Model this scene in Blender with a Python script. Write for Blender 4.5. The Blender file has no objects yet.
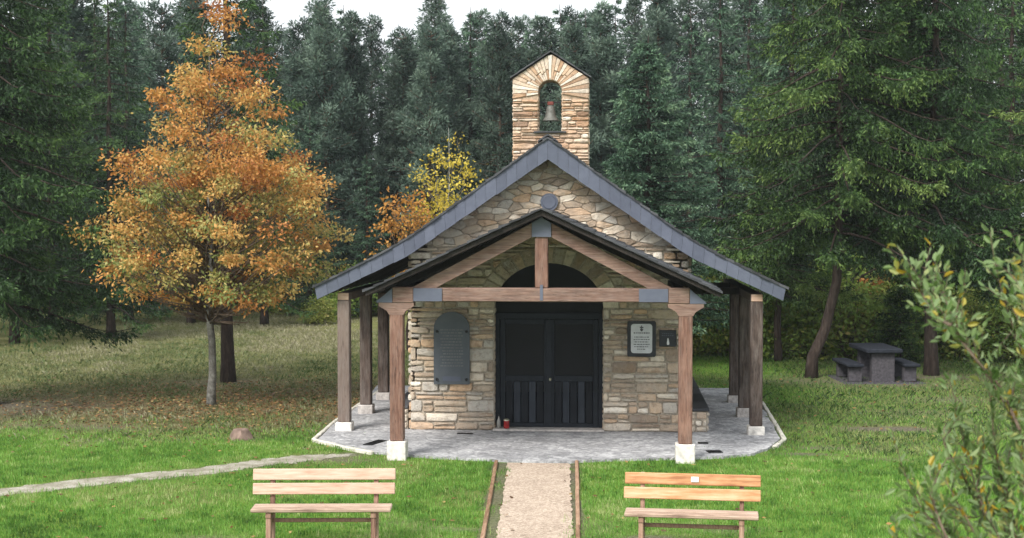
import bpy, bmesh, math, random
import numpy as np
from mathutils import Vector, Matrix
R = math.radians
random.seed(7)
S = bpy.context.scene
COL = S.collection

# ------------------------------------------------------------------ camera, world, sun, exposure
cam_d = bpy.data.cameras.new('camera'); cam = bpy.data.objects.new('camera', cam_d); COL.objects.link(cam)
cam_d.sensor_width = 36; cam_d.lens = 36 * 1450 / 1024; cam_d.clip_start = .1; cam_d.clip_end = 2500
cam.location = (1.06, -24, 3.53)
cam.rotation_euler = (R(90 - 2.0), 0, R(3.98))
cam_d.dof.use_dof = True; cam_d.dof.focus_distance = 23; cam_d.dof.aperture_fstop = 2.8
S.camera = cam
S.view_settings.view_transform = 'Standard'; S.view_settings.look = 'None'
S.view_settings.gamma = 1; S.view_settings.exposure = .95
SUN_EL, SUN_ROT = 46, 208
W = bpy.data.worlds.new('World'); S.world = W; W.use_nodes = True
wn, wl = W.node_tree.nodes, W.node_tree.links
wn.clear()
wo = wn.new('ShaderNodeOutputWorld'); wb = wn.new('ShaderNodeBackground')
sky = wn.new('ShaderNodeTexSky'); sky.sky_type = 'NISHITA'; sky.sun_disc = False
sky.sun_elevation = R(SUN_EL); sky.sun_rotation = R(SUN_ROT); sky.dust_density = 4; sky.air_density = 1.5
hs = wn.new('ShaderNodeHueSaturation'); hs.inputs['Saturation'].default_value = .18
mx = wn.new('ShaderNodeMix'); mx.data_type = 'RGBA'; mx.inputs[0].default_value = .6
mx.inputs[7].default_value = (8.5, 9.0, 9.4, 1)           # even overcast layer under the sky
wl.new(sky.outputs[0], hs.inputs['Color']); wl.new(hs.outputs[0], mx.inputs[6])
wl.new(mx.outputs[2], wb.inputs[0]); wb.inputs[1].default_value = .10
wl.new(wb.outputs[0], wo.inputs[0])
sd = bpy.data.lights.new('sun', 'SUN'); sd.energy = 2.6; sd.angle = R(22); sd.color = (1, .95, .88)
so = bpy.data.objects.new('sun', sd); COL.objects.link(so)
az = R(SUN_ROT)
sv = Vector((math.sin(az) * math.cos(R(SUN_EL)), math.cos(az) * math.cos(R(SUN_EL)), math.sin(R(SUN_EL))))
so.rotation_euler = sv.to_track_quat('Z', 'Y').to_euler(); so.location = (-10, -30, 30)

# ------------------------------------------------------------------ helpers
def tag(o, label=None, cat=None, group=None, kind=None):
    if label: o['label'] = label
    if cat: o['category'] = cat
    if group: o['group'] = group
    if kind: o['kind'] = kind
    return o
def empty(name, loc=(0, 0, 0), rz=0, label=None, cat=None, group=None):
    o = bpy.data.objects.new(name, None); COL.objects.link(o); o.location = loc; o.rotation_euler = (0, 0, rz)
    o.empty_display_size = .2
    return tag(o, label, cat, group)
def copy_tree(o, parent=None):
    c = o.copy(); COL.objects.link(c); c.parent = parent
    for ch in [x for x in COL.objects if x.parent == o]: copy_tree(ch, c)
    return c

class MB:
    """collects polygons, with a per-face tint, into one mesh"""
    def __init__(s): s.v = []; s.f = []; s.t = []
    def add(s, vs, fs, t=.5):
        n = len(s.v); s.v += [tuple(p) for p in vs]
        s.f += [tuple(i + n for i in f) for f in fs]
        s.t += [t] * len(fs)
    def box(s, x0, x1, y0, y1, z0, z1, t=.5, M=None, bev=0.0):
        if x0 > x1: x0, x1 = x1, x0
        if bev <= 0:
            vs = [Vector((x, y, z)) for x in (x0, x1) for y in (y0, y1) for z in (z0, z1)]
            fs = [(0, 1, 3, 2), (4, 6, 7, 5), (0, 4, 5, 1), (2, 3, 7, 6), (0, 2, 6, 4), (1, 5, 7, 3)]
        else:
            b = bmesh.new(); bmesh.ops.create_cube(b, size=1)
            for v in b.verts:
                v.co = Vector(((x0 + x1) / 2 + v.co.x * (x1 - x0), (y0 + y1) / 2 + v.co.y * (y1 - y0), (z0 + z1) / 2 + v.co.z * (z1 - z0)))
            bmesh.ops.bevel(b, geom=b.edges[:], offset=bev, segments=1, affect='EDGES')
            b.verts.index_update()
            vs = [v.co.copy() for v in b.verts]; fs = [tuple(v.index for v in f.verts) for f in b.faces]; b.free()
        if M is not None: vs = [M @ p for p in vs]
        s.add(vs, fs, t)
    def beam(s, p0, p1, w, h, t=.5, bev=.008, up=(0, 0, 1)):
        """box running from p0 to p1, w across, h along 'up'"""
        p0, p1 = Vector(p0), Vector(p1); d = p1 - p0; L = d.length; d.normalize()
        sd_ = d.cross(Vector(up)).normalized(); u = sd_.cross(d)
        M = Matrix(((d.x, sd_.x, u.x, p0.x), (d.y, sd_.y, u.y, p0.y), (d.z, sd_.z, u.z, p0.z), (0, 0, 0, 1)))
        s.box(0, L, -w / 2, w / 2, -h / 2, h / 2, t, M, bev)
    def tube(s, pts, rad, n=8, t=.5, jit=0):
        pts = [Vector(p) for p in pts]; vs = []; fs = []
        for i, p in enumerate(pts):
            d = (pts[min(i + 1, len(pts) - 1)] - pts[max(i - 1, 0)]).normalized()
            a = Vector((1, 0, 0)) if abs(d.x) < .8 else Vector((0, 1, 0))
            u = d.cross(a).normalized(); w = d.cross(u)
            for k in range(n):
                an = 2 * math.pi * k / n; r = rad[i] * (1 + random.uniform(-jit, jit))
                vs.append(p + u * math.cos(an) * r + w * math.sin(an) * r)
        for i in range(len(pts) - 1):
            for k in range(n):
                fs.append((i * n + k, i * n + (k + 1) % n, (i + 1) * n + (k + 1) % n, (i + 1) * n + k))
        fs.append(tuple(range(n))[::-1]); fs.append(tuple((len(pts) - 1) * n + k for k in range(n)))
        s.add(vs, fs, t)
    def prism(s, poly, y0, y1, t=.5, axis='y', M=None):
        """polygon in (x,z) extruded along y, or in (x,y) extruded along z"""
        n = len(poly)
        if axis == 'y': vs = [Vector((a, y0, b)) for a, b in poly] + [Vector((a, y1, b)) for a, b in poly]
        elif axis == 'x': vs = [Vector((y0, a, b)) for a, b in poly] + [Vector((y1, a, b)) for a, b in poly]
        else: vs = [Vector((a, b, y0)) for a, b in poly] + [Vector((a, b, y1)) for a, b in poly]
        fs = [tuple(range(n)), tuple(range(2 * n - 1, n - 1, -1))] + [(i, i + n, (i + 1) % n + n, (i + 1) % n) for i in range(n)]
        if M is not None: vs = [M @ p for p in vs]
        s.add(vs, fs, t)
    def lathe(s, prof, n=24, c=(0, 0, 0), t=.5):
        vs = []; fs = []
        for r, z in prof:
            for k in range(n):
                a = 2 * math.pi * k / n; vs.append((c[0] + r * math.cos(a), c[1] + r * math.sin(a), c[2] + z))
        for i in range(len(prof) - 1):
            for k in range(n): fs.append((i * n + k, i * n + (k + 1) % n, (i + 1) * n + (k + 1) % n, (i + 1) * n + k))
        s.add(vs, fs, t)
    def build(s, name, mat, parent=None, smooth=False, kind=None, label=None, loc=None):
        me = bpy.data.meshes.new(name); me.from_pydata(s.v, [], s.f); me.update()
        a = me.attributes.new('tint', 'FLOAT', 'FACE'); a.data.foreach_set('value', np.array(s.t, dtype=np.float32))
        bm = bmesh.new(); bm.from_mesh(me); bmesh.ops.recalc_face_normals(bm, faces=bm.faces); bm.to_mesh(me); bm.free()
        me.materials.append(mat)
        if smooth: me.polygons.foreach_set('use_smooth', [True] * len(me.polygons))
        o = bpy.data.objects.new(name, me); COL.objects.link(o); o.parent = parent
        if loc: o.location = loc
        if kind: o['kind'] = kind
        if label: o['label'] = label
        return o

def quad_mesh(name, V, tint, mat, parent=None, kind=None):
    """V: (N,4,3) array of quads"""
    V = np.ascontiguousarray(V, dtype=np.float32); N = len(V)
    me = bpy.data.meshes.new(name)
    me.vertices.add(N * 4); me.vertices.foreach_set('co', V.reshape(-1))
    me.loops.add(N * 4); me.loops.foreach_set('vertex_index', np.arange(N * 4, dtype=np.int32))
    me.polygons.add(N); me.polygons.foreach_set('loop_start', np.arange(0, N * 4, 4, dtype=np.int32))
    try: me.polygons.foreach_set('loop_total', np.full(N, 4, dtype=np.int32))
    except Exception: pass
    me.update(calc_edges=True)
    a = me.attributes.new('tint', 'FLOAT', 'FACE'); a.data.foreach_set('value', np.ascontiguousarray(np.clip(tint, 0, 1), dtype=np.float32))
    me.materials.append(mat)
    o = bpy.data.objects.new(name, me); COL.objects.link(o); o.parent = parent
    if kind: o['kind'] = kind
    return o
def nrm(a): return a / (np.linalg.norm(a, axis=-1, keepdims=True) + 1e-9)
def leaves(rng, P, D, L, Wd):
    """rhombus leaves starting at P, pointing along D"""
    N = len(P); D = nrm(D); L = np.broadcast_to(np.asarray(L, float), (N,))[:, None]; Wd = np.broadcast_to(np.asarray(Wd, float), (N,))[:, None]
    side = nrm(np.cross(D, rng.normal(size=(N, 3))))
    mid = P + D * L * .45
    return np.stack([P, mid + side * Wd / 2, P + D * L, mid - side * Wd / 2], axis=1)
def smooth(x, a, b):
    t = np.clip((x - a) / (b - a), 0, 1); return t * t * (3 - 2 * t)
_rg = np.random.default_rng(5).random((64, 64))
def vnoise(x, y):
    x = np.asarray(x, float); y = np.asarray(y, float)
    xi = np.floor(x).astype(int); yi = np.floor(y).astype(int); fx = x - xi; fy = y - yi
    fx = fx * fx * (3 - 2 * fx); fy = fy * fy * (3 - 2 * fy)
    g = lambda i, j: _rg[i % 64, j % 64]
    return (g(xi, yi) * (1 - fx) + g(xi + 1, yi) * fx) * (1 - fy) + (g(xi, yi + 1) * (1 - fx) + g(xi + 1, yi + 1) * fx) * fy
def fbm(x, y, s=1.0):
    return (vnoise(x / s, y / s) + .5 * vnoise(x / s * 2.1 + 7, y / s * 2.1 + 3) + .25 * vnoise(x / s * 4.3 + 1, y / s * 4.3 + 9)) / 1.75

# ------------------------------------------------------------------ materials
class NT:
    def __init__(s, name):
        s.m = bpy.data.materials.new(name); s.m.use_nodes = True; s.n = s.m.node_tree.nodes; s.l = s.m.node_tree.links
        s.b = s.n['Principled BSDF']; s.out = s.n['Material Output']
    def node(s, t, **k):
        n = s.n.new(t)
        for a, v in k.items(): setattr(n, a, v)
        return n
    def inp(s, n, i, v):
        if hasattr(v, 'links') or isinstance(v, bpy.types.NodeSocket): s.l.new(v, n.inputs[i])
        else: n.inputs[i].default_value = v
    def coord(s): return s.node('ShaderNodeTexCoord').outputs['Object']
    def noise(s, scale, detail=4, vec=None, rough=.6, stretch=None):
        n = s.node('ShaderNodeTexNoise'); n.inputs['Scale'].default_value = scale; n.inputs['Detail'].default_value = detail; n.inputs['Roughness'].default_value = rough
        v = vec or s.coord()
        if stretch:
            mp = s.node('ShaderNodeMapping'); mp.inputs['Scale'].default_value = stretch; s.l.new(v, mp.inputs[0]); v = mp.outputs[0]
        s.l.new(v, n.inputs['Vector']); return n.outputs['Fac']
    def ramp(s, fac, stops):
        n = s.node('ShaderNodeValToRGB'); e = n.color_ramp.elements
        while len(e) < len(stops): e.new(.5)
        for i, (p, c) in enumerate(stops): e[i].position = p; e[i].color = (*c, 1)
        s.l.new(fac, n.inputs[0]); return n.outputs[0]
    def attr(s, name): 
        n = s.node('ShaderNodeAttribute'); n.attribute_name = name; return n.outputs['Fac']
    def mix(s, fac, a, b, mode='MIX'):
        n = s.node('ShaderNodeMix', data_type='RGBA', blend_type=mode)
        s.inp(n, 0, fac); s.inp(n, 6, a if not isinstance(a, tuple) else (*a, 1)); s.inp(n, 7, b if not isinstance(b, tuple) else (*b, 1))
        return n.outputs[2]
    def math(s, op, a, b=0.0, clamp=False):
        n = s.node('ShaderNodeMath', operation=op, use_clamp=clamp); s.inp(n, 0, a); s.inp(n, 1, b); return n.outputs[0]
    def bump(s, h, strength=.4, dist=.02):
        n = s.node('ShaderNodeBump'); n.inputs['Strength'].default_value = strength; n.inputs['Distance'].default_value = dist
        s.l.new(h, n.inputs['Height']); s.l.new(n.outputs[0], s.b.inputs['Normal']); return n
    def fin(s, col, rough=.8, spec=.3, metal=0):
        s.inp(s.b, 'Base Color', col if not isinstance(col, tuple) else (*col, 1)); s.inp(s.b, 'Roughness', rough)
        s.b.inputs['Specular IOR Level'].default_value = spec; s.b.inputs['Metallic'].default_value = metal
        return s.m

def foliage(name, stops, trans=.3, rough=.55, rnd=.25):
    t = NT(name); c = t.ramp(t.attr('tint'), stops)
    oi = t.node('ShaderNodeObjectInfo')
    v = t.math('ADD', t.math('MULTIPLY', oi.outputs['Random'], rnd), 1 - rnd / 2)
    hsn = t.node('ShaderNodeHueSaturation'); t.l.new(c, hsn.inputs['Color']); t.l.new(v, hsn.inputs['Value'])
    c = hsn.outputs[0]
    d = t.b; t.fin(c, rough, .25)
    tr = t.node('ShaderNodeBsdfTranslucent'); t.l.new(c, tr.inputs[0])
    ms = t.node('ShaderNodeMixShader'); ms.inputs[0].default_value = trans
    t.l.new(d.outputs[0], ms.inputs[1]); t.l.new(tr.outputs[0], ms.inputs[2]); t.l.new(ms.outputs[0], t.out.inputs[0])
    return t.m

def m_wood(name, a, b, c, scale=1.0, stretch=(18, 18, 1.2), rough=.75, bumps=.35, grey=0):
    t = NT(name); co = t.coord()
    n1 = t.noise(3 * scale, 6, co, .65, stretch); n2 = t.noise(2.3, 3, co)
    f = t.math('ADD', t.math('MULTIPLY', n1, .75), t.math('MULTIPLY', n2, .3))
    f = t.math('ADD', f, t.math('MULTIPLY', t.math('SUBTRACT', t.attr('tint'), .5), .35))
    col = t.ramp(f, [(.32, a), (.5, b), (.72, c)])
    if grey:
        gm = t.ramp(t.noise(2.0, 5, co, .7, tuple(k_ * .35 if k_ > 5 else k_ for k_ in stretch)), [(.45, (0, 0, 0)), (.68, (1, 1, 1))])
        col = t.mix(t.math('MULTIPLY', gm, grey), col, (.20, .175, .16))
        ck = t.ramp(t.noise(6.5, 3, co, .5, stretch), [(.30, (1, 1, 1)), (.38, (0, 0, 0))])
        col = t.mix(t.math('MULTIPLY', ck, .8), col, (.02, .014, .011))
    t.bump(n1, bumps, .006); return t.fin(col, rough, .25)

def m_stone(name, stops, dark=.5):
    t = NT(name); co = t.coord(); n1 = t.noise(9, 6, co, .7); n2 = t.noise(34, 4, co, .7); n3 = t.noise(2.2, 3, co)
    base = t.ramp(t.attr('tint'), stops)
    g = t.ramp(n1, [(.3, (.42, .38, .35)), (.5, (1, 1, 1)), (.7, (1.0, .86, .70))])
    col = t.mix(.55, base, g, 'MULTIPLY')
    st = t.ramp(t.noise(5.5, 5, co, .75), [(.52, (0, 0, 0)), (.68, (1, 1, 1))])
    col = t.mix(t.math('MULTIPLY', st, .45), col, (.24, .13, .065))
    gl = t.ramp(n3, [(.45, (0, 0, 0)), (.75, (1, 1, 1))])
    col = t.mix(t.math('MULTIPLY', gl, .4), col, (.24, .24, .23))
    lc = t.ramp(t.noise(17, 4, co, .8), [(.62, (0, 0, 0)), (.70, (1, 1, 1))])
    col = t.mix(t.math('MULTIPLY', lc, .5), col, (.52, .50, .42))
    dk = t.ramp(t.noise(6.5, 6, co, .8), [(.30, (1, 1, 1)), (.42, (0, 0, 0))])
    col = t.mix(t.math('MULTIPLY', dk, .6), col, (.07, .055, .04))
    h = t.math('ADD', t.math('MULTIPLY', n1, .7), t.math('MULTIPLY', n2, .3))
    t.bump(h, 1, .04); return t.fin(col, .9, .2)

def m_plain(name, col, rough=.6, spec=.4, metal=0, nz=.3, sc=12, bmp=.15):
    t = NT(name); n = t.noise(sc, 5); k = t.ramp(n, [(.3, tuple(c * (1 - nz) for c in col)), (.7, tuple(min(1, c * (1 + nz)) for c in col))])
    t.bump(n, bmp, .01); return t.fin(k, rough, spec, metal)

M = {}
M['stone'] = m_stone('pale ledge stone', [(0, (.25, .19, .14)), (.15, (.38, .30, .23)), (.35, (.50, .415, .325)), (.5, (.55, .38, .25)), (.6, (.42, .395, .36)), (.78, (.65, .56, .455)), (1, (.82, .76, .67))])
M['tower'] = m_stone('warm bell gable stone', [(0, (.24, .145, .095)), (.15, (.42, .26, .165)), (.35, (.55, .385, .27)), (.6, (.64, .51, .40)), (1, (.74, .67, .59))])
M['mortar'] = m_plain('sandy joint mortar', (.34, .295, .24), .95, .1, nz=.4, sc=20)
M['post'] = m_wood('weathered red brown timber', (.035, .019, .014), (.14, .072, .052), (.27, .16, .12), bumps=.7, grey=.25)
M['greypost'] = m_wood('grey brown timber', (.03, .021, .018), (.085, .06, .05), (.17, .13, .11), bumps=.7, grey=.5)
M['darkwood'] = m_wood('dark stained timber', (.008, .007, .006), (.02, .016, .014), (.038, .03, .026))
M['beam'] = m_wood('weathered beam timber', (.045, .027, .021), (.145, .086, .067), (.27, .18, .142), stretch=(1.2, 18, 18), bumps=.7, grey=.35)
def m_slate(name, a, b, c, rough=.5):
    t = NT(name); co = t.coord(); n = t.noise(7, 5, co, .6); n2 = t.noise(40, 3, co)
    f = t.math('ADD', t.math('MULTIPLY', n, .45), t.math('MULTIPLY', t.attr('tint'), .55))
    col = t.ramp(f, [(.25, a), (.5, b), (.75, c)])
    t.bump(t.math('ADD', n, t.math('MULTIPLY', n2, .3)), .35, .01); return t.fin(col, rough, .4)
M['slate'] = m_slate('blue grey slate', (.054, .062, .088), (.078, .089, .125), (.11, .123, .165))
M['darkslate'] = m_slate('dark roof slate', (.018, .019, .022), (.035, .037, .043), (.065, .067, .075), .6)
M['plaqueslate'] = m_slate('plaque slate', (.045, .052, .062), (.068, .078, .092), (.098, .108, .122), .55)
M['white'] = m_plain('white plinth paint', (.60, .57, .53), .85, .2, nz=.38, sc=9, bmp=.3)
M['greyplinth'] = m_plain('grey plinth stone', (.42, .39, .37), .9, .2, nz=.35, sc=16, bmp=.4)
M['kerb'] = m_plain('pale kerb stone', (.50, .48, .42), .9, .2, nz=.3, sc=10, bmp=.4)
M['door'] = m_wood('blue black door boards', (.003, .0035, .006), (.010, .0125, .018), (.034, .040, .053), rough=.7)
M['doorframe'] = m_plain('black blue door frame', (.012, .015, .021), .65, .25, nz=.3)
M['blackpanel'] = m_plain('black upper panel', (.003, .0035, .005), .5, .2, nz=.4, sc=5, bmp=.05)
M['iron'] = m_plain('dark iron', (.02, .02, .022), .5, .5, .6)
M['brass'] = m_plain('pale brass', (.45, .42, .32), .35, .5, .8)
M['bronze'] = m_plain('aged bronze', (.115, .115, .105), .6, .35, .2, nz=.3, sc=14)
M['redpaint'] = m_plain('red yoke paint', (.15, .035, .028), .7)
M['redglass'] = m_plain('red candle plastic', (.30, .012, .012), .25, .6, nz=.2)
M['glassgrey'] = m_plain('grey bottle glass', (.22, .21, .19), .15, .6, nz=.2)
M['marble'] = m_plain('pale grey marble', (.50, .51, .54), .45, .4, nz=.14, sc=9, bmp=.05)
M['ink'] = m_plain('dark engraved paint', (.07, .07, .08), .7, .2)
M['inkgrey'] = m_plain('faint engraved line', (.15, .155, .16), .7, .2)
M['signblack'] = m_plain('black sign enamel', (.012, .013, .020), .4, .4)
M['signwhite'] = m_plain('white sign paint', (.62, .62, .64), .6, .3, nz=.05)
M['bench_pale'] = m_wood('pale bench timber', (.30, .165, .115), (.47, .315, .235), (.60, .46, .37), stretch=(1.2, 16, 16), rough=.65)
M['bench_orange'] = m_wood('orange bench timber', (.24, .095, .042), (.47, .24, .115), (.62, .42, .27), stretch=(.9, 16, 12), rough=.6)
M['bench_seat'] = m_wood('worn pinkish bench seat', (.15, .095, .07), (.35, .25, .19), (.52, .41, .33), stretch=(1.2, 16, 16), rough=.7)
M['bench_leg'] = m_wood('brown bench leg timber', (.13, .07, .05), (.27, .16, .115), (.42, .29, .21), rough=.75)
M['label'] = m_plain('white label', (.8, .84, .74), .5, .3, nz=.05)
M['granite'] = m_plain('grey picnic stone', (.062, .058, .066), .9, .15, nz=.4, sc=18, bmp=.5)
M['granitedark'] = m_plain('dark picnic slab', (.024, .027, .035), .95, .05, nz=.35, sc=10, bmp=.4)
M['rock'] = m_plain('pinkish field rock', (.19, .135, .11), .95, .15, nz=.5, sc=5, bmp=.8)
M['edging'] = m_wood('brown edging board', (.16, .09, .05), (.30, .185, .12), (.44, .30, .21), stretch=(14, 1.2, 14))

def bark(name, a, b, c, sx=(9, 9, 1.5), rough=.95):
    t = NT(name); co = t.coord(); n = t.noise(2.5, 6, co, .7, sx); m2 = t.noise(1.3, 3, co)
    col = t.ramp(t.math('ADD', t.math('MULTIPLY', n, .7), t.math('MULTIPLY', m2, .3)), [(.35, a), (.5, b), (.65, c)])
    t.bump(n, .9, .04); return t.fin(col, rough, .15)
M['bark'] = bark('dark conifer bark', (.016, .012, .010), (.042, .031, .026), (.085, .066, .055))
M['barkred'] = bark('reddish pine bark', (.05, .03, .022), (.11, .065, .045), (.17, .11, .08))
M['barkpale'] = bark('pale lichen bark', (.06, .055, .047), (.14, .135, .12), (.26, .26, .235), sx=(5, 5, 4))
M['birchbark'] = bark('white birch bark', (.22, .21, .19), (.42, .41, .38), (.55, .54, .50), sx=(2, 2, 9))
M['twigbark'] = bark('brown twig bark', (.08, .055, .04), (.15, .11, .08), (.22, .17, .13))
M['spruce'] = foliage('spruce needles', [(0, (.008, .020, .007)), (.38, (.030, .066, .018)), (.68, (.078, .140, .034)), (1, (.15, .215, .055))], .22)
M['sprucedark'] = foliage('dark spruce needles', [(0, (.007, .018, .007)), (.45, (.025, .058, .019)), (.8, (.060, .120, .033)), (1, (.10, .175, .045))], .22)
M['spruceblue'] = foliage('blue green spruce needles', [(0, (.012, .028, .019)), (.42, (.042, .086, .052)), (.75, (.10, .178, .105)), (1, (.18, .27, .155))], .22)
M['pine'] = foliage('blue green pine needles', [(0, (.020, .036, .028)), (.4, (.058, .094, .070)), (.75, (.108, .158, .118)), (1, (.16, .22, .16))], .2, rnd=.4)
M['oak'] = foliage('orange autumn leaves', [(0, (0.1892, 0.0645, 0.0258)), (.22, (0.3612, 0.1376, 0.043)), (.45, (0.516, 0.2408, 0.0645)), (.65, (0.5332, 0.3268, 0.1032)), (.84, (0.4042, 0.3526, 0.1204)), (1, (0.1892, 0.2322, 0.0688))], .35, rnd=0)
M['birch'] = foliage('yellow birch leaves', [(0, (0.306, 0.255, 0.0425)), (.5, (0.527, 0.408, 0.051)), (1, (0.6375, 0.544, 0.102))], .35, rnd=0)
M['rust'] = foliage('rusty leaves', [(0, (.30, .12, .03)), (.5, (.45, .22, .05)), (1, (.55, .33, .08))], .3, rnd=0)
M['willow'] = foliage('willow leaves', [(0, (0.07128, 0.1368, 0.0306)), (.35, (0.1296, 0.2016, 0.0612)), (.7, (0.2203, 0.2952, 0.1469)), (.9, (0.2981, 0.3024, 0.07344)), (1, (0.3888, 0.2592, 0.02448))], .3, .45, rnd=0)
M['shrub'] = foliage('green shrub leaves', [(0, (0.0675, 0.1215, 0.027)), (.5, (0.1755, 0.27, 0.054)), (.85, (0.297, 0.378, 0.081)), (1, (0.459, 0.405, 0.1215))], .3, rnd=.5)
M['shrubolive'] = foliage('olive shrub leaves', [(0, (.09, .12, .03)), (.5, (.23, .27, .06)), (.85, (.35, .36, .09)), (1, (.46, .37, .13))], .3, rnd=.4)
M['grass'] = foliage('lawn grass blades', [(0, (.05, .11, .02)), (.4, (.10, .235, .036)), (.75, (.19, .36, .065)), (1, (.36, .41, .17))], .35, rnd=0)
M['meadow'] = foliage('dry meadow grass', [(0, (.035, .07, .018)), (.35, (.08, .125, .038)), (.7, (.16, .175, .08)), (1, (.28, .26, .17))], .3, rnd=0)
M['deadleaf'] = foliage('fallen leaves', [(0, (0.07125, 0.0375, 0.01875)), (.5, (0.171, 0.09, 0.0375)), (.85, (0.285, 0.165, 0.06)), (1, (0.3562, 0.27, 0.105))], .1, rnd=0)

# ------------------------------------------------------------------ setting: ground, paving, path, trail
GZ = -.04
SLAB = [(-3.66, -1.19), (-3.1, -1.84), (-2.52, -2.35), (-1.9, -2.62), (-1.23, -2.80), (-.5, -2.96), (.44, -2.99), (1.0, -2.78), (1.47, -2.66), (2.2, -2.52), (2.7, -2.40), (3.2, -2.05), (3.50, -1.45), (3.76, -.63), (3.82, 1.5), (3.86, 3.6), (3.9, 6.3), (-3.9, 6.3), (-3.76, 2.78), (-3.71, .65)]
TRAIL = [(-17, -12.6), (-12.0, -9.4), (-9, -7.3), (-6.88, -5.76), (-5.89, -4.86), (-4.74, -4.03), (-4.1, -3.35), (-3.57, -2.83), (-2.88, -2.45)]
def in_poly(x, y, poly):
    c = np.zeros(np.shape(x), bool); n = len(poly)
    for i in range(n):
        x1, y1 = poly[i]; x2, y2 = poly[(i + 1) % n]
        if y1 == y2: continue
        k = ((y1 > y) != (y2 > y)) & (x < (x2 - x1) * (y - y1) / (y2 - y1) + x1); c ^= k
    return c
def trail_d(x, y):
    d = np.full(np.shape(x), 1e9)
    for (a, b), (c, e) in zip(TRAIL, TRAIL[1:]):
        L2 = (c - a) ** 2 + (e - b) ** 2; t = np.clip(((x - a) * (c - a) + (y - b) * (e - b)) / L2, 0, 1)
        d = np.minimum(d, np.hypot(x - a - t * (c - a), y - b - t * (e - b)))
    return d
def path_lr(y): s = (-3.0 - y) / 5.15; return -.46 + .24 * s, .44 + .19 * s
def lawn_mask(x, y):
    n = fbm(x, y, 1.7) - .5
    a = 1 - smooth(y + 3.6 * n + 1.6 * (fbm(x + 3, y, .35) - .5) + .05 * np.abs(x), -2.7, 1.9)
    r = .28 * smooth(x, 2.0, 4.0) * (1 - smooth(y + 4 * n, 11, 18)) * (.55 + .9 * (fbm(x + 30, y, 2.5)))
    a = a * (1 - .45 * smooth(fbm(x + 50, y + 20, 1.3), .55, .75))
    b = .8 * smooth(x, 2.2, 3.2) * (1 - smooth(x, 4.5, 6)) * smooth(y, 2, 6) * (1 - smooth(y, 12, 17))
    return np.clip(np.maximum(np.maximum(a, r), b), 0, 1)
def litter_mask(x, y):
    d = np.exp(-(((x + 6.6) / 4.6) ** 2 + ((y - 3.0) / 4.4) ** 2)); return np.clip(d * .8 * (.2 + 1.2 * fbm(x, y, .8)), 0, 1) * smooth(y, -1.5, .8)
DIRT = [(5.75, .85, .8, .28, 1.5), (1.5, -7.9, .45, .22, 1.1), (2.3, -7.3, .6, .1, .8), (-.75, -7.55, .6, .09, 1.1), (-1.5, -7.3, .5, .08, .8), (-3.4, -8.3, .5, .3, .6), (4.6, -5.2, .5, .2, .5), (3.9, -1.9, .6, .15, .9), (6.6, 3.0, .8, .6, .45), (7.6, 4.9, 1.0, .7, .5), (4.4, -1.3, .7, .25, .8), (-3.0, -2.9, .6, .25, .9), (-3.6, 1.4, .8, .8, .6), (5.6, 8.2, 2.4, 1.0, .7), (8.3, 9.2, 2, .9, .8), (6.9, 7.6, 1.6, .8, .7),
        (-10.8, 2.6, 3, 1.6, .8), (-8.2, .2, 1.8, .5, .6), (-7.3, 7, 1.5, .8, .6), (-5.0, -.9, .5, .25, .4), (2.2, -7.4, .5, .3, .5), (.9, -7.6, .35, .9, .4), (-1.3, -7.4, .7, .5, .45), (4.9, -2.3, .9, .2, .5), (4.2, -3.3, .8, .15, .35)]
def dirt_mask(x, y):
    d = np.zeros(np.shape(x))
    for a, b, sx, sy, k in DIRT: d = np.maximum(d, k * np.exp(-(((x - a) / sx) ** 2 + ((y - b) / sy) ** 2)))
    edge = lambda v: np.exp(-np.maximum(v, 0) / .06)
    l, r = path_lr(y); inside = (y < -2.95) & (y > -16)
    d = np.maximum(d, .8 * inside * (x > l - .22) * (x < r + .14) * 1.0)
    d = np.maximum(d, .7 * np.exp(-(trail_d(x, y) / .32) ** 4))
    return np.clip(d * (.5 + 1.1 * fbm(x, y, .5)), 0, 1)
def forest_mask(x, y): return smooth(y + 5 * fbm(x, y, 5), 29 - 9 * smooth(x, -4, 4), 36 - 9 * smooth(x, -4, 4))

def axis(lo, hi, dlo, dhi, step, far):
    a = list(np.arange(dlo, dhi, step)); s = step; v = dhi
    while v < hi: a.append(v); s *= far; v += s
    a.append(hi); s = step; v = dlo; pre = []
    while v > lo: s *= far; v -= s; pre.append(max(v, lo))
    return np.array(sorted(set(pre + a)))
gx = axis(-500, 500, -16, 16, .12, 1.09); gy = axis(-120, 700, -10, 18, .12, 1.07)
X, Yg = np.meshgrid(gx, gy); nx, ny = len(gx), len(gy)
flat = np.clip(smooth(np.abs(X), 9, 20) + smooth(Yg, 9, 20), 0, 1)
Z = GZ + flat * (.25 * (fbm(X, Yg, 6) - .5))
me = bpy.data.meshes.new('ground')
me.vertices.add(nx * ny); me.vertices.foreach_set('co', np.stack([X, Yg, Z], -1).astype(np.float32).reshape(-1))
ii = (np.arange(ny - 1)[:, None] * nx + np.arange(nx - 1)[None]).reshape(-1)
q = np.stack([ii, ii + 1, ii + nx + 1, ii + nx], 1).astype(np.int32)
me.loops.add(q.size); me.loops.foreach_set('vertex_index', q.reshape(-1))
me.polygons.add(len(q)); me.polygons.foreach_set('loop_start', np.arange(0, q.size, 4, dtype=np.int32)); me.update(calc_edges=True)
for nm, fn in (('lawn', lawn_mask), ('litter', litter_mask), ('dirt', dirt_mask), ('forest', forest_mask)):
    a = me.attributes.new(nm, 'FLOAT', 'POINT'); a.data.foreach_set('value', fn(X, Yg).astype(np.float32).reshape(-1))
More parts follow.
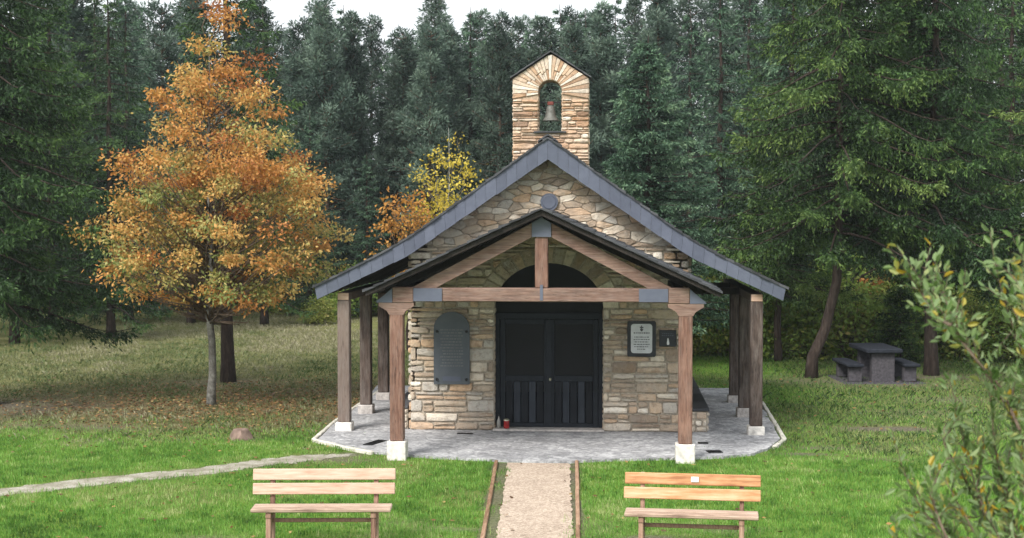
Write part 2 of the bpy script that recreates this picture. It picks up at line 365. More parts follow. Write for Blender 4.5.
t = NT('grassy ground'); co = t.coord(); n1 = t.noise(1.6, 6, co, .65); n2 = t.noise(22, 5, co, .7); n3 = t.noise(.45, 4, co)
dry = t.ramp(t.math('ADD', t.math('MULTIPLY', n1, .6), t.math('MULTIPLY', n2, .4)), [(.33, (.06, .075, .025)), (.5, (.13, .135, .05)), (.68, (.21, .19, .095))])
gr = t.ramp(t.math('ADD', t.math('MULTIPLY', n3, .5), t.math('MULTIPLY', n2, .5)), [(.3, (.06, .11, .018)), (.5, (.11, .185, .028)), (.7, (.17, .25, .04))])
lit = t.ramp(n2, [(.35, (.07, .04, .022)), (.55, (.16, .09, .045)), (.7, (.24, .15, .07))])
drt = t.ramp(n2, [(.35, (.07, .06, .045)), (.55, (.14, .12, .095)), (.7, (.22, .195, .16))])
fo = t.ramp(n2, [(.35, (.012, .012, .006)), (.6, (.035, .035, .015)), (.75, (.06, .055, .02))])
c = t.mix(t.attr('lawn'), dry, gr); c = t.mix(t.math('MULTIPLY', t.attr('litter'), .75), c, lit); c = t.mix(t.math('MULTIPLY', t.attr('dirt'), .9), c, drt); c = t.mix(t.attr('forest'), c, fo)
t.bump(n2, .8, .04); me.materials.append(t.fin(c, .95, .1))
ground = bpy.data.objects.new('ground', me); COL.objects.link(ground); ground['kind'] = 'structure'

# paving slab of grey flagstones with small loose patches
t = NT('grey flagstone paving'); co = t.coord()
vo = t.node('ShaderNodeTexVoronoi', feature='DISTANCE_TO_EDGE'); vo.inputs['Scale'].default_value = 7
dn = t.node('ShaderNodeTexNoise'); dn.inputs['Scale'].default_value = 3; t.l.new(co, dn.inputs['Vector'])
dv = t.node('ShaderNodeVectorMath', operation='ADD'); t.l.new(co, dv.inputs[0]); sc = t.node('ShaderNodeVectorMath', operation='SCALE'); t.l.new(dn.outputs['Color'], sc.inputs[0]); sc.inputs['Scale'].default_value = .25; t.l.new(sc.outputs[0], dv.inputs[1]); t.l.new(dv.outputs[0], vo.inputs['Vector'])
vc = t.node('ShaderNodeTexVoronoi'); vc.inputs['Scale'].default_value = 7; t.l.new(dv.outputs[0], vc.inputs['Vector'])
n = t.noise(14, 5, co, .7); nb_ = t.noise(1.1, 4, co)
st = t.ramp(t.math('ADD', t.math('MULTIPLY', n, .6), t.math('MULTIPLY', nb_, .4)), [(.36, (.165, .165, .17)), (.5, (.325, .325, .335)), (.63, (.54, .54, .545))])
sv2 = t.node('ShaderNodeSeparateColor'); t.l.new(vc.outputs['Color'], sv2.inputs[0])
st = t.mix(.7, st, t.ramp(sv2.outputs[0], [(0, (.6, .6, .62)), (1, (1.25, 1.25, 1.25))]), 'MULTIPLY')
jt = t.ramp(vo.outputs['Distance'], [(0, (1, 1, 1)), (.06, (0, 0, 0))])
st = t.mix(t.math('MULTIPLY', jt, .5), st, (.17, .17, .165))
t.bump(t.math('ADD', n, t.math('MULTIPLY', vo.outputs['Distance'], 3.0)), .6, .015)
M['paving'] = t.fin(st, .85, .25)
def ragged(poly, k, amp, seed, closed=True):
    rr = random.Random(seed); o = []
    n = len(poly)
    for i in range(n if closed else n - 1):
        a, b = poly[i], poly[(i + 1) % n]
        for j in range(k):
            s_ = j / k; o.append((a[0] + (b[0] - a[0]) * s_ + rr.uniform(-amp, amp), a[1] + (b[1] - a[1]) * s_ + rr.uniform(-amp, amp)))
    return o
pv = MB(); pv.prism(ragged(SLAB, 4, .018, 2), -.16, 0, axis='z'); pv.build('pavement', M['paving'], kind='structure')
kb = MB()
def kerb_run(pts, w=.07):
    rr = random.Random(4)
    for (a, b), (c, d) in zip(pts, pts[1:]):
        L = math.hypot(c - a, d - b); n = max(1, int(L / .42))
        for i in range(n):
            u0, u1 = i / n + .008, (i + 1) / n - .008
            kb.beam((a + (c - a) * u0, b + (d - b) * u0, -.03 + rr.uniform(-.004, .006)), (a + (c - a) * u1, b + (d - b) * u1, -.03), w * rr.uniform(.8, 1.15), .09, rr.random(), .012)
kerb_run([(-3.70, 6.3), (-3.75, 2.78), (-3.76, .65), (-3.71, -1.20), (-3.12, -1.88), (-2.55, -2.40)])
kerb_run([(3.92, 6.3), (3.92, 3.6), (3.87, 1.5), (3.81, -.63), (3.56, -1.43)])
kb.build('kerb', M['kerb'], kind='structure')

t = NT('pale gravel'); co = t.coord(); n = t.noise(55, 4, co, .8); n2 = t.noise(1.6, 6, co, .75)
v = t.node('ShaderNodeTexVoronoi'); v.inputs['Scale'].default_value = 48; t.l.new(co, v.inputs['Vector'])
sp = t.node('ShaderNodeSeparateColor'); t.l.new(v.outputs['Color'], sp.inputs[0])
c = t.ramp(t.math('ADD', t.math('MULTIPLY', n, .35), t.math('ADD', t.math('MULTIPLY', n2, .35), t.math('MULTIPLY', sp.outputs[0], .3))), [(.3, (.22, .17, .13)), (.5, (.41, .325, .255)), (.7, (.56, .47, .38))])
t.bump(t.math('ADD', n, v.outputs['Distance']), .7, .012); M['gravel'] = t.fin(c, .95, .15)
t = NT('grey trail grit'); co = t.coord(); n = t.noise(38, 5, co, .8); n2 = t.noise(3, 4, co)
c = t.ramp(t.math('ADD', t.math('MULTIPLY', n, .5), t.math('MULTIPLY', n2, .5)), [(.36, (.13, .12, .075)), (.5, (.27, .25, .20)), (.62, (.43, .41, .36))])
t.bump(n, .7, .015); M['grit'] = t.fin(c, .95, .15)
pp = [(path_lr(-3.0 - i * .5)[0] + (0 if i else .0), -3.03 - i * .5) for i in range(27)]
pq = [(path_lr(-3.0 - i * .5)[1], -3.03 - i * .5) for i in range(27)][::-1]
b = MB(); b.prism(ragged(pp + pq, 5, .02, 3), GZ - .02, GZ + .012, axis='z'); b.build('path', M['gravel'], kind='structure')
lf, rt = [], []
rr = random.Random(9)
for i in range(len(TRAIL)):
    a = TRAIL[max(i - 1, 0)]; c = TRAIL[min(i + 1, len(TRAIL) - 1)]; d = Vector((c[0] - a[0], c[1] - a[1])).normalized(); w = .25 if i < len(TRAIL) - 1 else .08
    lf.append((TRAIL[i][0] - d.y * w, TRAIL[i][1] + d.x * w)); rt.append((TRAIL[i][0] + d.y * w, TRAIL[i][1] - d.x * w))
b = MB(); b.prism(ragged(lf + rt[::-1], 9, .075, 12), GZ - .02, GZ + .008, axis='z'); b.build('gravel_trail', M['grit'], kind='structure')
for sgn, p0, p1, lab in ((-1, (-.63, -2.98), (-.30, -9.6), 'thin brown timber edging board along the left side of the gravel path'), (1, (.545, -2.9), (.73, -9.6), 'thin brown timber edging board along the right side of the gravel path')):
    b = MB(); k = 3
    for i in range(k):
        u0, u1 = i / k + .001, (i + 1) / k - .001
        b.beam((p0[0] + (p1[0] - p0[0]) * u0 + random.uniform(-.006, .006), p0[1] + (p1[1] - p0[1]) * u0, GZ - .018), (p0[0] + (p1[0] - p0[0]) * u1, p0[1] + (p1[1] - p0[1]) * u1, GZ - .018), .05, .12, random.random(), .008)
    tag(b.build('path_edging', M['edging']), lab, 'edging')

# ------------------------------------------------------------------ stone laying
def lay(mb, spans, z0, z1, hr, wr, P, proud=.035, gap=.012, tint=(0, 1), seed=0, split=.35, jit=.012):
    """spans(z) -> list of (x0,x1) free intervals at height z.  P maps (u, z, out) to a point."""
    rr = random.Random(seed); z = z0
    def stone(q):
        cx = sum(p[0] for p in q) / 4; cz = sum(p[1] for p in q) / 4
        w = abs(q[1][0] - q[0][0]); h = abs(q[3][1] - q[0][1])
        if min(w, h) < .02: return
        ring = []
        for i in range(4):
            a, b_ = q[i], q[(i + 1) % 4]
            ring.append((a[0] + (cx - a[0]) * min(.25, .018 / max(w, .02)), a[1] + (cz - a[1]) * min(.3, .02 / max(h, .02))))
            ring.append(((a[0] + b_[0]) / 2 + rr.uniform(-jit, jit) * .5, (a[1] + b_[1]) / 2 + rr.uniform(-jit, jit) * .5))
        sx = 1 - min(.4, 2 * gap / w); sz = 1 - min(.4, 2 * gap / h)
        r0 = [(cx + (a - cx) * sx, cz + (b_ - cz) * sz) for a, b_ in ring]
        i2x = 1 - min(.35, .028 / w); i2z = 1 - min(.35, .028 / h)
        r1 = [(cx + (a - cx) * i2x, cz + (b_ - cz) * i2z) for a, b_ in r0]
        o1 = proud * rr.uniform(.3, .7); tl = [rr.uniform(-.008, .008) for _ in range(8)]; o2 = o1 + rr.uniform(.008, .016)
        vs = [P(a, b_, -.03) for a, b_ in r0] + [P(a, b_, o1) for a, b_ in r0] + [P(a, b_, o2 + tl[i]) for i, (a, b_) in enumerate(r1)] + [P(cx, cz, o2 + rr.uniform(-.004, .012))]
        fs = []
        for i in range(8):
            j = (i + 1) % 8; fs += [(i, j, j + 8, i + 8), (i + 8, j + 8, j + 16, i + 16), (i + 16, j + 16, 24)]
        tt = rr.betavariate(1.3, 1.3); mb.add(vs, fs, tint[0] + (tint[1] - tint[0]) * tt)
    while z < z1 - .015:
        h = rr.uniform(*hr); zt = min(z + h, z1)
        if z1 - zt < hr[0] * .6: zt = z1
        sb, st_ = spans(z + .002), spans(zt - .002)
        if len(sb) != len(st_):
            sb = st_ = min((sb, st_), key=lambda s_: sum(b_ - a for a, b_ in s_) if s_ else 0)
        for (a0, a1), (b0, b1) in zip(sb, st_):
            lo, hi = max(a0, b0), min(a1, b1)
            if max(a1 - a0, b1 - b0) < .03: continue
            if hi - lo < .05: stone([(a0, z), (a1, z), (b1, zt), (b0, zt)]); continue
            cuts = []; x = lo + rr.uniform(.3, 1) * rr.uniform(*wr)
            while x < hi - wr[0] * .5: cuts.append(x); x += rr.uniform(*wr)
            eb = [a0] + cuts + [a1]; et = [b0] + [c_ + rr.uniform(-jit, jit) for c_ in cuts] + [b1]
            for i in range(len(eb) - 1):
                if zt - z > hr[0] * 1.5 and rr.random() < split:
                    zm = z + (zt - z) * rr.uniform(.35, .65); f = (zm - z) / (zt - z)
                    ml = eb[i] + (et[i] - eb[i]) * f; mr = eb[i + 1] + (et[i + 1] - eb[i + 1]) * f
                    j1 = rr.uniform(-jit, jit)
                    stone([(eb[i], z), (eb[i + 1], z), (mr, zm + j1), (ml, zm)]); stone([(ml, zm), (mr, zm + j1), (et[i + 1], zt), (et[i], zt)])
                else:
                    j0 = rr.uniform(-jit, jit)
                    stone([(eb[i], z), (eb[i + 1], z), (et[i + 1], zt + (0 if zt >= z1 else j0)), (et[i], zt)])
        z = zt
def wedge(mb, c, a0, a1, r0, ro, P, tint, seed, proud=.03, gap=.006):
    """one voussoir between angles a0,a1; r0 inner radius, ro(a) outer radius"""
    rr = random.Random(seed); am = (a0 + a1) / 2
    g0 = gap / max(r0, .05)
    q = [(r0 + .004, a0 + g0 * .7), (r0 + .004, a1 - g0 * .7), (ro(a1) - gap, a1 - gap / ro(a1)), (ro(a0) - gap, a0 + gap / ro(a0))]
    p = [(c[0] + r * math.cos(a), c[1] + r * math.sin(a)) for r, a in q]
    cx = sum(i[0] for i in p) / 4; cz = sum(i[1] for i in p) / 4; o1 = proud * rr.uniform(.4, .9)
    ins = [(cx + (a - cx) * .9, cz + (b_ - cz) * .9) for a, b_ in p]
    vs = [P(a, b_, -.03) for a, b_ in p] + [P(a, b_, o1) for a, b_ in p] + [P(a, b_, o1 + .01) for a, b_ in ins]
    fs = [(i, (i + 1) % 4, (i + 1) % 4 + 4, i + 4) for i in range(4)] + [(i + 4, (i + 1) % 4 + 4, (i + 1) % 4 + 8, i + 8) for i in range(4)] + [(8, 9, 10, 11)]
    mb.add(vs, fs, tint)

# ------------------------------------------------------------------ the chapel
CH = empty('chapel', (0, 0, 0), 0, 'small stone chapel with slate roof, open porch, timber posts and bell gable', 'chapel')
WF, TH = 2.32, .45          # facade half width, wall thickness
DEPTH = 5.6
ROOF = [(0, 4.88), (1.0, 4.16), (2.0, 3.44), (2.42, 3.17), (2.8, 2.96), (3.3, 2.71), (3.84, 2.45)]   # top line of the roof, half
def roof_z(x, P=ROOF):
    x = abs(x)
    for (a, b_), (c, d) in zip(P, P[1:]):
        if x <= c: return b_ + (d - b_) * (x - a) / (c - a)
    return P[-1][1]
DW, SPR, ATOP = .905, 2.04, 2.79       # door half width, arch spring and crown
def arch_x(z):
    if z <= SPR: return DW
    s_ = (z - SPR) / (ATOP - SPR); return DW * math.sqrt(max(0, 1 - s_ * s_))
RISE = ATOP - SPR
def gable_x(z):
    zz = z + .16
    lo, hi = 0, WF
    if roof_z(WF) >= zz: return WF
    for _ in range(30):
        m_ = (lo + hi) / 2
        if roof_z(m_) > zz: lo = m_
        else: hi = m_
    return lo
AR = .26   # thickness of the ring of arch stones
def spans_front(z):
    g = gable_x(z)
    if z < SPR: return [(-g, -DW), (DW, g)]
    s_ = (z - SPR) / (RISE + AR)
    if s_ < 1:
        e = (DW + AR) * math.sqrt(1 - s_ * s_)
        if z - SPR < .1: e = DW + AR
        return [(-g, -e), (e, g)]
    return [(-g, g)]
PF = lambda u, z, o: Vector((u, -o, z))
# backing wall (mortar) : front outline with the door cut out, as two mirrored halves
def half(sgn):
    pts = [(sgn * DW, 0.0), (sgn * WF, 0.0), (sgn * WF, gable_x(99) and roof_z(WF) - .12)]
    pts += [(sgn * 2.0, roof_z(2.0) - .12), (0, roof_z(0) - .12)]
    n = 10
    for i in range(n + 1):
        a = math.pi / 2 * (1 - i / n); pts.append((sgn * DW * math.cos(a), SPR + RISE * math.sin(a)))
    return pts
fw_ = MB()
for s_ in (-1, 1): fw_.prism(half(s_), 0.001, TH)
facade = fw_.build('front_wall', M['mortar'], CH)
fs_ = MB()
lay(fs_, spans_front, 0.0, SPR, (.075, .21), (.14, .62), PF, seed=11, split=.62, jit=.022, gap=.009, proud=.045)
lay(fs_, spans_front, SPR, SPR + RISE + AR, (.09, .16), (.14, .4), PF, seed=12)
def rubble(mb, poly, cell, asp, P, seed, gap=.005, proud=.05):
    rr = random.Random(seed); x0, x1 = min(p[0] for p in poly), max(p[0] for p in poly); z0, z1 = min(p[1] for p in poly), max(p[1] for p in poly)
    sites = []; row = 0; z = z0 - cell
    while z < z1 + cell:
        x = x0 - cell * asp + (row % 2) * cell * asp * .5
        while x < x1 + cell * asp: 
            if rr.random() > .2: sites.append((x + rr.uniform(-.36, .36) * cell * asp, z + rr.uniform(-.36, .36) * cell))
            x += cell * asp
        z += cell; row += 1
    def clip(pl, nx_, nz_, d):
        o = []
        for i in range(len(pl)):
            a, b_ = pl[i], pl[(i + 1) % len(pl)]; da, db = a[0] * nx_ + a[1] * nz_ - d, b_[0] * nx_ + b_[1] * nz_ - d
            if da <= 0: o.append(a)
            if da * db < 0: f = da / (da - db); o.append((a[0] + (b_[0] - a[0]) * f, a[1] + (b_[1] - a[1]) * f))
        return o
    for sx, sz in sites:
        pl = list(poly)
        for tx, tz in sites:
            if (tx, tz) == (sx, sz) or abs(tx - sx) > 2.6 * cell * asp or abs(tz - sz) > 2.6 * cell: continue
            nx_, nz_ = (tx - sx) / asp ** 2, (tz - sz)      # anisotropic distance makes wide stones
            mx_, mz_ = (sx + tx) / 2, (sz + tz) / 2; pl = clip(pl, nx_, nz_, mx_ * nx_ + mz_ * nz_)
            if len(pl) < 3: break
        if len(pl) < 3: continue
        cx = sum(p[0] for p in pl) / len(pl); cz = sum(p[1] for p in pl) / len(pl); w = max(p[0] for p in pl) - min(p[0] for p in pl); h = max(p[1] for p in pl) - min(p[1] for p in pl)
        if min(w, h) < .045: continue
        pts = []
        for i in range(len(pl)):
            a, b_ = pl[i], pl[(i + 1) % len(pl)]; pr_ = pl[i - 1]
            pts.append((a[0] * .92 + (pr_[0] + b_[0]) * .04, a[1] * .92 + (pr_[1] + b_[1]) * .04)); pts.append(((a[0] + b_[0]) / 2 + rr.uniform(-.006, .006), (a[1] + b_[1]) / 2 + rr.uniform(-.006, .006)))
        n = len(pts); sh = lambda p, k: (cx + (p[0] - cx) * (1 - min(.4, 2 * k / w)), cz + (p[1] - cz) * (1 - min(.4, 2 * k / h)))
        o1 = proud * rr.uniform(.25, .75); r0 = [sh(p, gap) for p in pts]; r1 = [sh(p, gap + .012) for p in pts]; o2 = o1 + rr.uniform(.006, .012)
        vs = [P(a, b_, -.03) for a, b_ in r0] + [P(a, b_, o1) for a, b_ in r0] + [P(a, b_, o2 + rr.uniform(-.007, .007)) for a, b_ in r1] + [P(cx, cz, o2 + rr.uniform(-.006, .01))]
        fs = []
        for i in range(n):
            j = (i + 1) % n; fs += [(i, j, j + n, i + n), (i + n, j + n, j + 2 * n, i + 2 * n), (i + 2 * n, j + 2 * n, 3 * n)]
        mb.add(vs, fs, rr.betavariate(1.2, 1.5))
GB = SPR + RISE + AR
rubble(fs_, [(-WF, GB + .005), (WF, GB + .005), (WF, roof_z(WF) - .14), (0, roof_z(0) - .16), (-WF, roof_z(WF) - .14)], .098, 2.3, PF, 13, gap=.003)
na = 19
for i in range(na):
    a0, a1 = math.pi * i / na, math.pi * (i + 1) / na
    f = lambda a, k: (( DW + k) * math.cos(a), SPR + (RISE + k) * math.sin(a))
    q = [f(a0 + .02, .003), f(a1 - .02, .003), f(a1 - .015, AR - .01), f(a0 + .015, AR - .01)]
    o1 = random.uniform(.015, .03)
    fs_.add([PF(a, b_, -.03) for a, b_ in q] + [PF(a, b_, o1) for a, b_ in q], [(0, 1, 5, 4), (1, 2, 6, 5), (2, 3, 7, 6), (3, 0, 4, 7), (4, 5, 6, 7)], random.random())
# door reveals
for s_ in (-1, 1):
    lay(fs_, lambda z: [(.01, TH - .15)], 0, SPR, (.1, .2), (.2, .35), (lambda sg: (lambda u, z, o: Vector((sg * (DW - o * .4), u, z))))(s_), seed=14 + s_, proud=.02)
fs_.build('stone_facing', M['stone'], facade)
# side walls and rear wall
for s_ in (-1, 1):
    b = MB(); x0, x1 = s_ * (WF - TH), s_ * WF
    b.box(min(x0, x1), max(x0, x1), TH, DEPTH, 0, roof_z(WF) - .16); w_ = b.build('side_wall', M['mortar'], CH)
    b = MB(); lay(b, lambda z: [(0.0, DEPTH)], 0, roof_z(WF) - .18, (.1, .2), (.2, .55), (lambda sg: (lambda u, z, o: Vector((sg * (WF + o), u, z))))(s_), seed=20 + s_)
    b.build('stone_facing', M['stone'], w_)
b = MB(); b.prism([(-WF + .45, 0), (WF - .45, 0), (WF - .45, roof_z(WF) - .12), (2.0 * .9, roof_z(2.0) - .12), (0, roof_z(0) - .12), (-1.8, roof_z(2.0) - .12), (-WF + .45, roof_z(WF) - .12)], DEPTH - .4, DEPTH - .002)
rw = b.build('rear_wall', M['mortar'], CH)
b = MB(); lay(b, lambda z: [(-gable_x(z), gable_x(z))], 0, 4.6, (.12, .22), (.2, .55), lambda u, z, o: Vector((u, DEPTH + o, z)), seed=25); b.build('stone_facing', M['stone'], rw)
b = MB(); b.box(-WF + .46, WF - .46, TH + .01, DEPTH - .41, .005, .02); b.build('interior_floor', M['granite'], CH)
# stone benches along both side walls with slate seats
for s_ in (-1, 1):
    b = MB(); x0, x1 = s_ * (WF + .04), s_ * (WF + .30)
    b.box(min(x0, x1), max(x0, x1), .03, 5.0, 0, .33); sb_ = b.build('stone_bench', M['mortar'], CH)
    b = MB(); lay(b, lambda z: [(min(x0, x1), max(x0, x1))], 0, .34, (.09, .14), (.12, .26), lambda u, z, o: Vector((u, .03 - o, z)), seed=31 + s_, tint=(.4, 1))
    lay(b, lambda z: [(.02, 5.0)], 0, .33, (.09, .14), (.2, .4), (lambda sg: (lambda u, z, o: Vector((sg * (WF + .30 + o), u, z))))(s_), seed=34 + s_)
    b.build('stone_facing', M['stone'], sb_)
    b = MB()
    for k in range(5): b.box(s_ * (WF + .045), s_ * (WF + .34), .06 + k, 1.05 + k, .34, .385, random.random(), bev=.006)
    b.build('slate_seat', M['darkslate'], sb_)

# door
DY = .2
door = MB(); door.box(-DW + .001, DW - .001, DY + .06, DY + .10, .01, 2.0); 
pts = [(-DW + .002, 1.93)] + [(-(DW - .002) * math.cos(math.pi * i / 20), SPR + (RISE - .004) * math.sin(math.pi * i / 20)) for i in range(21)] + [(DW - .002, 1.93)]
D0 = MB(); D0.prism(pts, DY + .03, DY + .08); dtop = D0.build('arched_panel', M['blackpanel'], CH)
fr = MB(); 
for s_ in (-1, 1): fr.box(s_ * (DW - .003), s_ * (DW - .08), DY - .03, DY + .05, .005, 1.93, bev=.006)
fr.box(-DW + .004, DW - .004, DY - .035, DY + .045, 1.85, 1.95, bev=.006)
frame = fr.build('door_frame', M['doorframe'], CH)
for s_ in (-1, 1):
    x0, x1 = (.002, DW - .085) if s_ > 0 else (-DW + .085, -.002)
    b = MB()
    b.box(x0, x0 + .085, DY - .005, DY + .04, .02, 1.845, bev=.005); b.box(x1 - .085, x1, DY - .005, DY + .04, .02, 1.845, bev=.005)
    b.box(x0 + .086, x1 - .086, DY - .003, DY + .038, 1.76, 1.845, bev=.005); b.box(x0 + .086, x1 - .086, DY - .003, DY + .038, .80, .90, bev=.005); b.box(x0 + .086, x1 - .086, DY - .003, DY + .038, .02, .10, bev=.005)
    leaf = b.build('door_leaf', M['doorframe'], CH)
    b = MB(); n = 5; xa, xb = x0 + .088, x1 - .088
    for k in range(n): b.box(xa + (xb - xa) * k / n + .006, xa + (xb - xa) * (k + 1) / n - .006, DY + .005 + (.012 if k % 2 else 0), DY + .03, .101, .799, [.2, .9, .35, 1, .1][k], bev=.008)
    b.build('board_panel', M['door'], leaf)
    b = MB(); b.box(xa, xb, DY + .02, DY + .03, .901, 1.759); b.build('upper_panel', M['blackpanel'], leaf)
b = MB(); b.box(-.05, .05, DY - .022, DY - .006, .03, 1.84, bev=.006); b.build('centre_stile', M['doorframe'], CH)
b = MB(); b.lathe([(0, .03), (.018, .025), (.022, 0), (.018, -.025), (0, -.03)], 12, (.02, DY - .05, .84)); b.tube([(.02, DY - .05, .84), (.02, DY - .02, .84)], [.01, .01], 8); b.build('door_knob', M['brass'], CH, True)
b = MB(); b.box(-DW - .02, DW + .02, -.14, .16, .001, .035, bev=.01); b.build('threshold', M['greyplinth'], CH)

# gable medallion
b = MB(); b.tube([(.01, -.02, 3.80), (.01, -.075, 3.80)], [.145, .145], 28); b.tube([(.01, -.0751, 3.80), (.01, -.085, 3.80)], [.12, .105], 28); b.build('medallion', M['slate'], CH)

# main roof : timber deck, slate courses, slate fascias, eave beams, rafters
RY0, RY1 = -.40, DEPTH + .35
deck = MB()
for s_ in (-1, 1):
    top = [(s_ * x, z - .055) for x, z in ROOF]; bot = [(s_ * x, z - .13) for x, z in ROOF][::-1]
    deck.prism(top + bot, RY0 + .005, RY1)
roof = deck.build('roof', M['darkwood'], CH)
sl = MB(); rr = random.Random(3)
for s_ in (-1, 1):
    # courses of slates from eave to ridge
    L = [0]
    for (a, b_), (c, d) in zip(ROOF, ROOF[1:]): L.append(L[-1] + math.hypot(c - a, d - b_))
    def at(d):
        for i in range(len(L) - 1):
            if d <= L[i + 1] or i == len(L) - 2:
                f = (d - L[i]) / (L[i + 1] - L[i]); return ROOF[i][0] + (ROOF[i + 1][0] - ROOF[i][0]) * f, ROOF[i][1] + (ROOF[i + 1][1] - ROOF[i][1]) * f
    d = L[-1] + .04
    while d > 0:
        lo, hi = d, max(d - .2, 0)
        (xa, za), (xb, zb) = at(lo), at(hi)
        y = RY0 - .06 + rr.uniform(-.02, .01)
        while y < RY1 + .05:
            w = rr.uniform(.22, .36); y1 = min(y + w, RY1 + .06); u = rr.uniform(-.012, .012)
            vs = []
            for yy in (y + .003, y1 - .003):
                vs += [Vector((s_ * (xa + u), yy, za - .052)), Vector((s_ * (xa + u), yy, za - .012 + rr.uniform(0, .016))), Vector((s_ * xb, yy, zb - .030)), Vector((s_ * xb, yy, zb - .054))]
            sl.add(vs, [(0, 1, 2, 3), (7, 6, 5, 4), (0, 4, 5, 1), (1, 5, 6, 2), (2, 6, 7, 3), (3, 7, 4, 0)], rr.random())
            y = y1
        d -= .16
sl.build('roof_slates', M['darkslate'], roof)
rc = MB()
for i in range(14):
    y0 = RY0 - .05 + i * .47
    for s_ in (-1, 1): rc.prism([(0, 4.905), (s_ * .16, 4.795), (s_ * .16, 4.77), (0, 4.875)], y0, y0 + .455, rr.random())
rc.build('ridge_slates', M['darkslate'], roof)
FT = [(0, 4.83), (2.42, 3.115), (2.85, 2.885), (3.84, 2.405)]; FB = [(0, 4.49), (2.27, 2.93), (2.75, 2.69), (3.80, 2.205)]
def interp(P, f):
    L_ = [0]
    for (a, b_), (c, d) in zip(P, P[1:]): L_.append(L_[-1] + math.hypot(c - a, d - b_))
    d = f * L_[-1]
    for i in range(len(L_) - 1):
        if d <= L_[i + 1] + 1e-6: g = (d - L_[i]) / (L_[i + 1] - L_[i]); return P[i][0] + (P[i + 1][0] - P[i][0]) * g, P[i][1] + (P[i + 1][1] - P[i][1]) * g
for ye, fdir in ((RY0, -1), (RY1, 1)):
    for s_ in (-1, 1):
        b = MB(); n = 22
        for i in range(n):
            f0, f1 = i / n + .0004, (i + 1) / n - .0004
            t0, t1, b0, b1 = interp(FT, f0), interp(FT, f1), interp(FB, f0), interp(FB, f1)
            o = rr.uniform(0, .007); yy = sorted((ye + fdir * (.03 + o), ye + fdir * .001))
            dz = rr.uniform(-.008, .006)
            b.prism([(s_ * t0[0], t0[1]), (s_ * t1[0], t1[1]), (s_ * b1[0], b1[1] + dz), (s_ * b0[0], b0[1] + dz)], yy[0], yy[1], rr.uniform(.3, .7))
        b.build('fascia', M['slate'], roof)
b = MB()
for k in range(11):
    y = .15 + k * .56
    for s_ in (-1, 1):
        for (xa, za), (xb, zb) in (((.0, 4.70), (2.4, 2.99)), ((2.4, 2.99), (3.78, 2.28))): b.beam((s_ * xa, y, za), (s_ * xb, y, zb), .08, .1, rr.random())
b.build('rafters', M['darkwood'], roof)
for s_ in (-1, 1):
    b = MB(); b.box(s_ * 3.30, s_ * 3.50, -.22, DEPTH + .1, 2.17, 2.30, bev=.01); eb = b.build('eave_beam', M['greypost'], CH)
    b = MB(); b.box(s_ * 3.31, s_ * 3.49, -.245, -.221, 2.18, 2.295, bev=.004); b.build('beam_end_cap', M['bench_pale'], eb)
    for (y, z1, m) in ((-.14, .14, M['white']), (1.98, .16, M['greyplinth']), (4.0, .14, M['greyplinth'])):
        b = MB(); b.box(s_ * 3.40 - .10, s_ * 3.40 + .10, y - .1, y + .1, z1, 2.17, random.random(), bev=.012); po = b.build('side_post', M['greypost'], CH)
        b = MB(); b.box(s_ * 3.40 - .135, s_ * 3.40 + .135, y - .135, y + .135, -.02, z1 - .001, bev=.014); b.build('plinth', m, po)
    for y in (1.98, 4.0):
        b = MB(); b.beam((s_ * (WF + .05), y, 2.24), (s_ * 3.30, y, 2.24), .1, .12); b.build('tie_beam', M['darkwood'], CH)

# bell gable
TX, TW, TZ0, TS, TA = .03, .63, 4.35, 5.84, 6.25
OC, OR_, OB, OS = .02, .195, 4.94, 5.615
TY0, TY1 = .0, .42
def tw_top(x): return TA - (TA - TS) * abs(x - TX) / TW
bk = MB()
for s_ in (-1, 1):
    pts = [(OC, OB - .0), (OC, TZ0), (TX + s_ * TW * .985, TZ0), (TX + s_ * TW * .985, TS - .02), (TX, TA - .03), (OC, OS + OR_)] + [(OC + s_ * OR_ * math.sin(a), OS + OR_ * math.cos(a)) for a in (math.pi / 2 * i / 8 for i in range(1, 9))] + [(OC + s_ * OR_, OB)]
    bk.prism(pts, TY0 + .02, TY1 - .02)
M['towermortar'] = m_plain('warm joint mortar', (.36, .27, .20), .95, .1, nz=.4, sc=20)
gab = bk.build('bell_gable', M['towermortar'], CH)
def spans_tower(z):
    if z < OB: return [(TX - TW, TX + TW)]
    return [(TX - TW, OC - OR_), (OC + OR_, TX + TW)]
b = MB()
